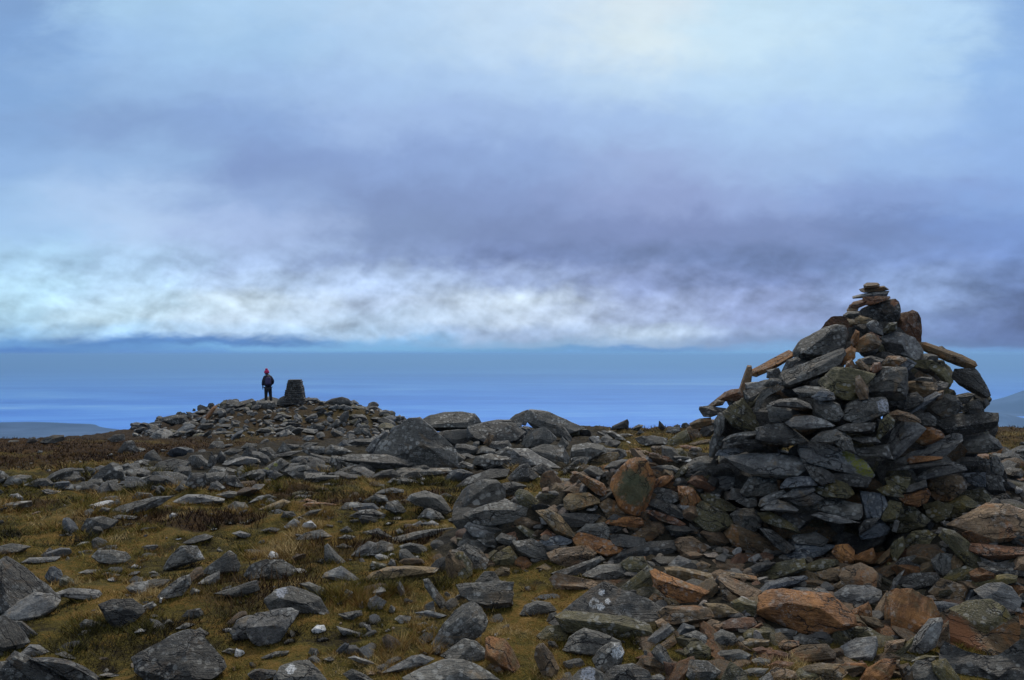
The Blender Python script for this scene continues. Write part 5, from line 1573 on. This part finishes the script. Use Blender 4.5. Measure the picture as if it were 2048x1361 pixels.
# local frame: x to the picture's right, y away from the camera (the hiker faces away), z up; standing height 1.62 without the hat
hp = at_pix(536, 806, 41.6)
SK = flat_mat('skin', (.35, .2, .14)); JK = flat_mat('navy_jacket', (.012, .013, .03)); TR = flat_mat('black_trousers', (.010, .010, .013)); BT = flat_mat('dark_boots', (.02, .015, .012)); GL = flat_mat('dark_gloves', (.015, .013, .02))
HT = flat_mat('pink_knit', (.50, .025, .10), .95); BP = flat_mat('purple_grey_pack', (.05, .04, .10))
def fingers(hand, side):
    """five short chains from a palm point: four unequal curled fingers and a thumb"""
    vs, es, rs = [], [], []
    for k, (off, ln) in enumerate(((-.024, .062), (-.008, .07), (.008, .066), (.022, .052))):
        a = Vector((hand.x, hand.y + off, hand.z - .05)); b1 = a + Vector((0, .004, -ln * .55)); c = b1 + Vector((-side * .012, .010, -ln * .45))
        vs.append((a, b1, c)); rs.append((.0095, .009, .0075))
    a = Vector((hand.x - side * .005, hand.y + .032, hand.z - .01)); vs.append((a, a + Vector((-side * .01, .02, -.028)), a + Vector((-side * .014, .022, -.055)))); rs.append((.011, .01, .008))
    return vs, rs
V_ = [(0, 0, .86), (0, .01, 1.06), (-.005, .02, 1.27), (-.03, .035, 1.40), (-.05, .055, 1.46), (-.065, .075, 1.55), (-.07, .085, 1.64),
      (-.09, 0, .82), (-.10, -.01, .46), (-.105, -.05, .08), (-.105, .06, .04),
      (.09, 0, .82), (.115, .06, .46), (.16, .02, .08), (.165, .13, .04),
      (-.17, .02, 1.36), (-.235, -.01, 1.10), (-.27, .05, .88), (-.272, .06, .80),
      (.15, .02, 1.36), (.245, -.03, 1.13), (.20, .14, .98), (.15, .20, .96)]
E_ = [(0, 1), (1, 2), (2, 3), (3, 4), (4, 5), (5, 6), (0, 7), (7, 8), (8, 9), (9, 10), (0, 11), (11, 12), (12, 13), (13, 14), (2, 15), (15, 16), (16, 17), (17, 18), (2, 19), (19, 20), (20, 21), (21, 22)]
R_ = [.13, .115, .13, .06, .052, .085, .07, .085, .055, .04, .035, .085, .055, .04, .035, .06, .043, .03, .034, .06, .043, .03, .034]
for hi, side in ((18, -1), (22, 1)):
    fv, fr = fingers(Vector(V_[hi]), side)
    for ch, rr in zip(fv, fr):
        p = hi
        for q, r_ in zip(ch, rr):
            V_.append(tuple(q)); R_.append(r_); E_.append((p, len(V_) - 1)); p = len(V_) - 1
person = skin('person', V_, E_, R_, GL, None, 1)
person.location = hp; person.rotation_euler = (0, 0, math.radians(12))
tag(person, 'person in dark outdoor clothes and pink bobble hat standing on the mound, seen from behind', 'person')
skin('jacket', [(0, 0, .84), (0, .01, 1.06), (-.005, .02, 1.27), (-.03, .03, 1.40), (-.0, -.03, 1.52), (-.17, .02, 1.36), (-.237, -.01, 1.10), (-.27, .05, .90), (.15, .02, 1.36), (.247, -.03, 1.13), (.205, .13, .985)],
     [(0, 1), (1, 2), (2, 3), (3, 4), (2, 5), (5, 6), (6, 7), (2, 8), (8, 9), (9, 10)], [(.26, .19), (.235, .18), (.245, .19), .14, .14, .12, .095, .065, .12, .095, .065], JK, person)
skin('trousers', [(0, 0, .84), (-.09, 0, .76), (-.10, -.01, .46), (-.105, -.05, .10), (.09, 0, .76), (.115, .06, .46), (.16, .02, .10)],
     [(0, 1), (1, 2), (2, 3), (0, 4), (4, 5), (5, 6)], [.17, .125, .09, .075, .125, .09, .075], TR, person)
for bx, by in ((-.105, -.05), (.16, .02)):
    skin('boot', [(bx, by, .10), (bx, by, .035), (bx, by + .12, .03)], [(0, 1), (1, 2)], [.058, .052, .042], BT, person, 2)
hat = skin('bobble_hat', [(-.07, .075, 1.54), (-.072, .08, 1.62), (-.078, .082, 1.70), (-.084, .083, 1.77)], [(0, 1), (1, 2), (2, 3)], [.135, .15, .13, .085], HT, person)
skin('bobble', [(-.085, .083, 1.74), (-.087, .083, 1.79), (-.089, .083, 1.84)], [(0, 1), (1, 2)], [.06, .085, .06], HT, hat)
hr = skin('hair', [(-.075, .03, 1.49), (-.068, .05, 1.57)], [(0, 1)], [.07, .09], flat_mat('brown_hair', (.04, .02, .01)), person)
bag = link(bpy.data.objects.new('backpack', None)); bag.matrix_world = Matrix.Translation(hp) @ Matrix.Rotation(math.radians(12), 4, 'Z') @ Matrix.Translation((.03, -.22, 1.17))
tag(bag, 'small purple grey backpack worn by the person in the pink hat', 'backpack')
q = np.sign(n0) * np.abs(n0) ** .55
bod = q * np.array([.15, .095, .22]); bod[:, 0] *= 1 - .18 * np.clip(bod[:, 2] / .22, 0, 1)
link(bpy.data.objects.new('pack_body', mesh_np('pack_body', bod, f0, BP)), bag)
pk = q * np.array([.11, .05, .10]) + np.array([0, -.095, -.08]); link(bpy.data.objects.new('pocket', mesh_np('pocket', pk, f0, BP)), bag)
for sx in (-1, 1):
    skin('strap', [(sx * .07, .06, .19), (sx * .10, .16, .26), (sx * .12, .30, .20), (sx * .13, .36, .05), (sx * .14, .20, -.12), (sx * .12, .07, -.17)], [(i, i + 1) for i in range(5)], [.018] * 6, TR, bag, 1)

# ------------------------------------------------------------------ sea and the far coast
SEA = -702.0
m, nt, b = new_mat('sea_water'); T = NT(nt)
pos = T.n('ShaderNodeNewGeometry').outputs['Position']
st = T.noise(T.vmath('MULTIPLY', pos, (.00006, .00022, 0)), 1.0, 6, .6, 1.5)
st2 = T.noise(T.vmath('MULTIPLY', pos, (.0011, .0035, 0)), 1.0, 4, .6)
f_ = T.math('ADD', T.math('MULTIPLY', st, .7), T.math('MULTIPLY', st2, .3))
col = T.ramp(f_, [(.36, (.025, .14, .60)), (.47, (.055, .23, .80)), (.56, (.13, .37, .9)), (.66, (.30, .55, .95))])
nt.links.new(col, b.inputs['Base Color']); b.inputs['Roughness'].default_value = .5; b.inputs['Specular IOR Level'].default_value = .12
bp = T.n('ShaderNodeBump'); bp.inputs['Distance'].default_value = 4; bp.inputs['Strength'].default_value = .5
T.set(bp.inputs['Height'], T.noise(pos, .03, 4)); nt.links.new(bp.outputs[0], b.inputs['Normal'])
th = np.linspace(0, 2 * np.pi, 97)[:-1]
rr = np.array([600, 3000, 10000, 30000, 60000.])
A, Rr = np.meshgrid(th, rr); V = np.stack([(Rr * np.sin(A)).ravel(), (Rr * np.cos(A)).ravel(), np.full(A.size, SEA)], 1)
I = np.arange(A.size).reshape(A.shape); J = np.roll(I, -1, 1)
tag(link(bpy.data.objects.new('sea', mesh_np('sea', V, np.stack([I[:-1].ravel(), I[1:].ravel(), J[1:].ravel(), J[:-1].ravel()], 1)[:, ::-1], m))), kind='structure')

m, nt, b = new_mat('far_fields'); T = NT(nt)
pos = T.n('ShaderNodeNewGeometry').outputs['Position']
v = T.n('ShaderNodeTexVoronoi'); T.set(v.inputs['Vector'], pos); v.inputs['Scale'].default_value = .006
col = T.mix(T.mr(T.noise(pos, .0022, 6, .65), .38, .66), (.004, .013, .045, 1), (.045, .07, .13, 1))  # blue of the haze painted into the land's dark base colour
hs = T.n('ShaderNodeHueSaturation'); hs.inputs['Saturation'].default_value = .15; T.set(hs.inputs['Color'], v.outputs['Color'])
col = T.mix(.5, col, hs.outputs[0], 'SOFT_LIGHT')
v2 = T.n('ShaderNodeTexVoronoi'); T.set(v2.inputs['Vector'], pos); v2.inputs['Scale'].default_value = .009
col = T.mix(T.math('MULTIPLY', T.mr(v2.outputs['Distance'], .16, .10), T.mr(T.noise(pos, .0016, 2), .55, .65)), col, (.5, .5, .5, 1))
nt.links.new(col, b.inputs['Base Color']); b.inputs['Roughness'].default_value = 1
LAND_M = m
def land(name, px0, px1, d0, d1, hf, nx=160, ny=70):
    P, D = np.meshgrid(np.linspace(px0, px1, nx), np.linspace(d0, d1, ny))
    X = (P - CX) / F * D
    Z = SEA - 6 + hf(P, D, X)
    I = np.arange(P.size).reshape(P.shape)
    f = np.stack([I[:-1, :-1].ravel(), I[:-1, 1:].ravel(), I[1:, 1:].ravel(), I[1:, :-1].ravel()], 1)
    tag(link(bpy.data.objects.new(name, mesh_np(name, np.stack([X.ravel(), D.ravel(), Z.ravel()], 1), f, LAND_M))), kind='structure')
def h_left(P, D, X):
    coast = np.interp(P, [-500, 60, 180, 260, 330], [8300, 8150, 7900, 7400, 6700]) + 220 * fbm2(X / 900, D / 900, 3, 4)
    return sstep(coast - D, -60, 420) * (12 + 55 * np.clip(fbm2(X / 1500, D / 800, 4, 8) + .25, 0, 1))
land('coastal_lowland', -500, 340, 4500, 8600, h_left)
def h_right(P, D, X):
    ridge = np.interp(P, [1780, 1900, 1990, 2048, 2110, 2300], [40, 130, 128, 52, 10, 0]) * np.exp(-((D - 7900) / 420) ** 2)
    return ridge * (1 + .15 * fbm2(X / 300, D / 300, 3, 2)) + 8 * (ridge > 2)
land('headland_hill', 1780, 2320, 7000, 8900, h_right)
def h_far(P, D, X):
    return np.interp(P, [1880, 1960, 2010, 2046, 2150, 2300, 2500], [0, 60, 150, 235, 330, 260, 80]) * np.exp(-((D - 10200) / 700) ** 2) * (1 + .1 * fbm2(X / 500, D / 500, 3, 3)) + 2
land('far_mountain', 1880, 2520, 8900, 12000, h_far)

# ------------------------------------------------------------------ air
bm_v = [(x, y, z) for x in (-61000, 61000) for y in (-61000, 61000) for z in (-720, 40)]
bx_f = [(0, 1, 3, 2), (4, 6, 7, 5), (0, 4, 5, 1), (2, 3, 7, 6), (0, 2, 6, 4), (1, 5, 7, 3)]
hz = bpy.data.materials.new('sea_air'); hz.use_nodes = True
nt = hz.node_tree; nt.nodes.clear()
out = nt.nodes.new('ShaderNodeOutputMaterial'); pv = nt.nodes.new('ShaderNodeVolumePrincipled')
pv.inputs['Color'].default_value = (.36, .64, 1, 1); pv.inputs['Density'].default_value = HAZE = 7e-5; pv.inputs['Anisotropy'].default_value = .5
nt.links.new(pv.outputs[0], out.inputs['Volume'])
tag(link(bpy.data.objects.new('haze', mesh_np('haze', np.array(bm_v, float), np.array(bx_f), hz, False))), 'thin bluish sea air over the whole view', 'haze', kind='stuff')

# ------------------------------------------------------------------ sky
SUN_AZ, SUN_EL = math.radians(12), math.radians(52)
wd = bpy.data.worlds.new('World'); SC.world = wd; wd.use_nodes = True
nt = wd.node_tree; nt.nodes.clear(); T = NT(nt)
SKYX = [0, 256, 512, 768, 1024, 1280, 1536, 1792, 2048]
SKY = [(800, [(85,130,210),(98,145,215),(105,160,225),(105,160,225),(112,165,225),(120,175,225),(130,185,232),(135,185,230),(125,175,225)]),
 (709, [(85,130,210),(98,145,215),(105,160,225),(105,160,225),(112,165,225),(120,175,225),(130,185,232),(135,185,230),(125,175,225)]),
 (700, [(75,125,200),(95,145,205),(125,180,228),(130,185,228),(115,165,210),(105,150,205),(130,165,210),(120,160,210),(110,150,205)]),
 (687, [(110,160,215),(88,135,195),(85,130,190),(130,178,222),(150,180,215),(165,185,215),(135,155,195),(110,135,180),(95,115,165)]),
 (664, [(160,200,236),(180,212,240),(190,212,240),(185,208,236),(165,182,215),(200,214,236),(150,166,206),(115,135,182),(92,110,158)]),
 (638, [(184,218,242),(205,228,244),(208,222,240),(190,208,234),(205,216,236),(170,182,216),(150,162,204),(120,140,185),(95,112,160)]),
 (600, [(190,222,242),(200,224,244),(215,228,242),(190,204,232),(214,224,240),(165,176,212),(150,162,206),(150,170,214),(100,118,165)]),
 (560, [(188,220,242),(190,216,242),(184,202,232),(182,198,230),(160,174,212),(140,152,194),(118,132,176),(140,160,205),(112,132,180)]),
 (520, [(180,212,240),(184,210,240),(172,190,226),(140,156,196),(122,136,180),(118,132,174),(112,128,172),(122,142,190),(120,144,198)]),
 (460, [(170,200,236),(188,208,240),(172,188,226),(132,148,188),(126,140,182),(130,142,186),(128,142,186),(118,136,182),(126,152,208)]),
 (400, [(165,195,232),(180,202,236),(150,170,212),(132,148,190),(136,152,196),(150,162,205),(152,168,212),(140,160,208),(140,168,220)]),
 (320, [(152,182,225),(155,182,222),(135,155,200),(145,165,210),(148,168,212),(160,175,215),(165,186,225),(160,186,228),(150,178,226)]),
 (240, [(140,170,214),(140,165,208),(145,170,215),(165,186,226),(165,186,226),(170,192,230),(176,200,236),(176,202,238),(152,182,228)]),
 (160, [(138,170,215),(155,183,222),(160,186,225),(172,196,232),(182,204,236),(196,216,240),(192,216,242),(186,212,240),(152,184,228)]),
 (80, [(134,166,212),(165,195,232),(168,198,232),(182,206,236),(200,218,240),(225,234,240),(208,228,244),(190,216,242),(150,182,226)]),
 (0, [(132,162,206),(172,202,232),(178,206,236),(190,212,238),(205,222,242),(222,230,238),(205,226,242),(190,216,242),(146,178,222)]),
 (-900, [(200,210,225),(205,215,230),(210,220,232),(222,228,236),(228,232,238),(232,236,240),(228,232,238),(215,224,235),(205,215,230)])]
def lin(c): return tuple((x / 255 / 12.92) if x / 255 <= .04045 else ((x / 255 + .055) / 1.055) ** 2.4 for x in c)
gen = T.n('ShaderNodeTexCoord').outputs['Generated']
dirn = T.n('ShaderNodeVectorMath', operation='NORMALIZE'); T.set(dirn.inputs[0], gen)
sp = T.n('ShaderNodeSeparateXYZ'); T.set(sp.inputs[0], dirn.outputs[0])
hyp = T.math('SQRT', T.math('ADD', T.math('MULTIPLY', sp.outputs[0], sp.outputs[0]), T.math('MULTIPLY', sp.outputs[1], sp.outputs[1])))
az = T.math('ARCTAN2', sp.outputs[0], sp.outputs[1])
el = T.math('DIVIDE', sp.outputs[2], T.math('MAXIMUM', sp.outputs[1], T.math('MULTIPLY', hyp, .6)))
cl = T.n('ShaderNodeCombineXYZ'); T.set(cl.inputs[0], az); T.set(cl.inputs[1], T.math('MULTIPLY', el, 1.6))
clv = cl.outputs[0]
w1 = T.noise(clv, 5.0, 6, .58, .3, col=True)
w2 = T.noise(T.vmath('ADD', clv, (7, 3, 1)), 16, 6, .6, .4, col=True)
s1 = T.n('ShaderNodeSeparateColor'); T.set(s1.inputs[0], w1); s2 = T.n('ShaderNodeSeparateColor'); T.set(s2.inputs[0], w2)
low = T.math('ADD', T.mr(el, .0, .014, .06, .5), T.mr(el, .02, .22, 0, .5))           # less wander close to the horizon
def warp(base, a, k1, b_, k2):
    d = T.math('ADD', T.math('MULTIPLY', T.math('SUBTRACT', a, .5), k1), T.math('MULTIPLY', T.math('SUBTRACT', b_, .5), k2))
    return d
daz = warp(az, s1.outputs[0], .20, s2.outputs[0], .12)
dele = T.math('MULTIPLY', warp(el, s1.outputs[1], .07, s2.outputs[1], .06), low)
az2 = T.math('ADD', az, daz); el2 = T.math('ADD', el, dele)
A0 = math.atan(1024 / F)
sfac = T.mr(az2, -A0, A0, 0, 1, smooth=False)
prev = None
for k, (yy, cols) in enumerate(SKY):
    e = (HY - yy) / F
    cols = [tuple(a * (k_ if yy > -1 else 1) for a, k_ in zip(c, (.965, 1.0, 1.01))) for c in cols]
    stops = [((math.atan((x - CX) / F) + A0) / (2 * A0), lin(c)) for x, c in zip(SKYX, cols)]
    rp = T.ramp(sfac, stops, 'EASE')
    if prev is None: prev, pe = rp, e
    else:
        prev = T.mix(T.mr(el2, pe, e), prev, rp); pe = e
# billows: puffs lit from above, strongest in the bank over the horizon, faint higher up
def puffs(off, sc):
    return T.noise(T.vmath('ADD', T.vmath('MULTIPLY', clv, (1, .85, 1)), off), sc, 8, .53, .2)
pa, pb_ = puffs((0, 0, 0), 13), puffs((.004, -.018, 0), 13)
qa, qb = puffs((3, 9, 2), 34), puffs((3.002, 8.992, 2), 34)
rel = T.math('ADD', T.math('MULTIPLY', T.math('SUBTRACT', pa, pb_), 1.1), T.math('MULTIPLY', T.math('SUBTRACT', qa, qb), .35))
den = T.math('ADD', T.math('MULTIPLY', T.math('SUBTRACT', pa, .5), .9), T.math('MULTIPLY', T.math('SUBTRACT', qa, .5), .35))
amp = T.math('MULTIPLY', T.mr(el, .004, .03), T.mr(el, .085, .17, 1.0, .10))
bil = T.math('ADD', 1.0, T.math('MULTIPLY', T.math('ADD', rel, den), T.math('MULTIPLY', amp, 1.0)))
bc = T.n('ShaderNodeCombineColor'); [T.set(bc.inputs[i], bil) for i in range(3)]
cloud = T.mix(1.0, prev, bc.outputs[0], 'MULTIPLY')
sky = T.n('ShaderNodeTexSky', sky_type='NISHITA', sun_disc=False); sky.sun_elevation = SUN_EL; sky.sun_rotation = SUN_AZ; sky.altitude = 700
bg1 = T.n('ShaderNodeBackground'); T.set(bg1.inputs[0], sky.outputs[0]); bg1.inputs[1].default_value = .08
bg2 = T.n('ShaderNodeBackground'); T.set(bg2.inputs[0], cloud); bg2.inputs[1].default_value = .66
mx = T.n('ShaderNodeMixShader'); mx.inputs[0].default_value = .97; nt.links.new(bg1.outputs[0], mx.inputs[1]); nt.links.new(bg2.outputs[0], mx.inputs[2])
wo = T.n('ShaderNodeOutputWorld'); nt.links.new(mx.outputs[0], wo.inputs[0])

sl = bpy.data.lights.new('sun', 'SUN'); sl.energy = 1.5; sl.angle = math.radians(10); sl.color = (1, .93, .82)
so = link(bpy.data.objects.new('sun', sl))
so.rotation_euler = Vector((-math.sin(SUN_AZ) * math.cos(SUN_EL), -math.cos(SUN_AZ) * math.cos(SUN_EL), -math.sin(SUN_EL))).to_track_quat('-Z', 'Y').to_euler()

cam = bpy.data.cameras.new('camera'); co = link(bpy.data.objects.new('camera', cam))
cam.sensor_width = 36; cam.lens = F / 2048 * 36; cam.clip_start = .1; cam.clip_end = 200000
co.location = (0, 0, EYE); co.rotation_euler = (math.radians(90), 0, 0)
cam.shift_y = (HY - 680.5) / 2048
SC.camera = co
SC.view_settings.view_transform = 'Standard'; SC.view_settings.look = 'None'; SC.view_settings.exposure = .6; SC.view_settings.gamma = 1
SC.render.engine = 'CYCLES'
cy = SC.cycles
cy.use_denoising = True
cy.max_bounces = 5; cy.diffuse_bounces = 3; cy.glossy_bounces = 2; cy.volume_bounces = 0; cy.transparent_max_bounces = 4
cy.use_adaptive_sampling = True
SC.render.film_transparent = False
for s in STONES:
    if 'fill_no' in s[0]: del s[0]['fill_no']
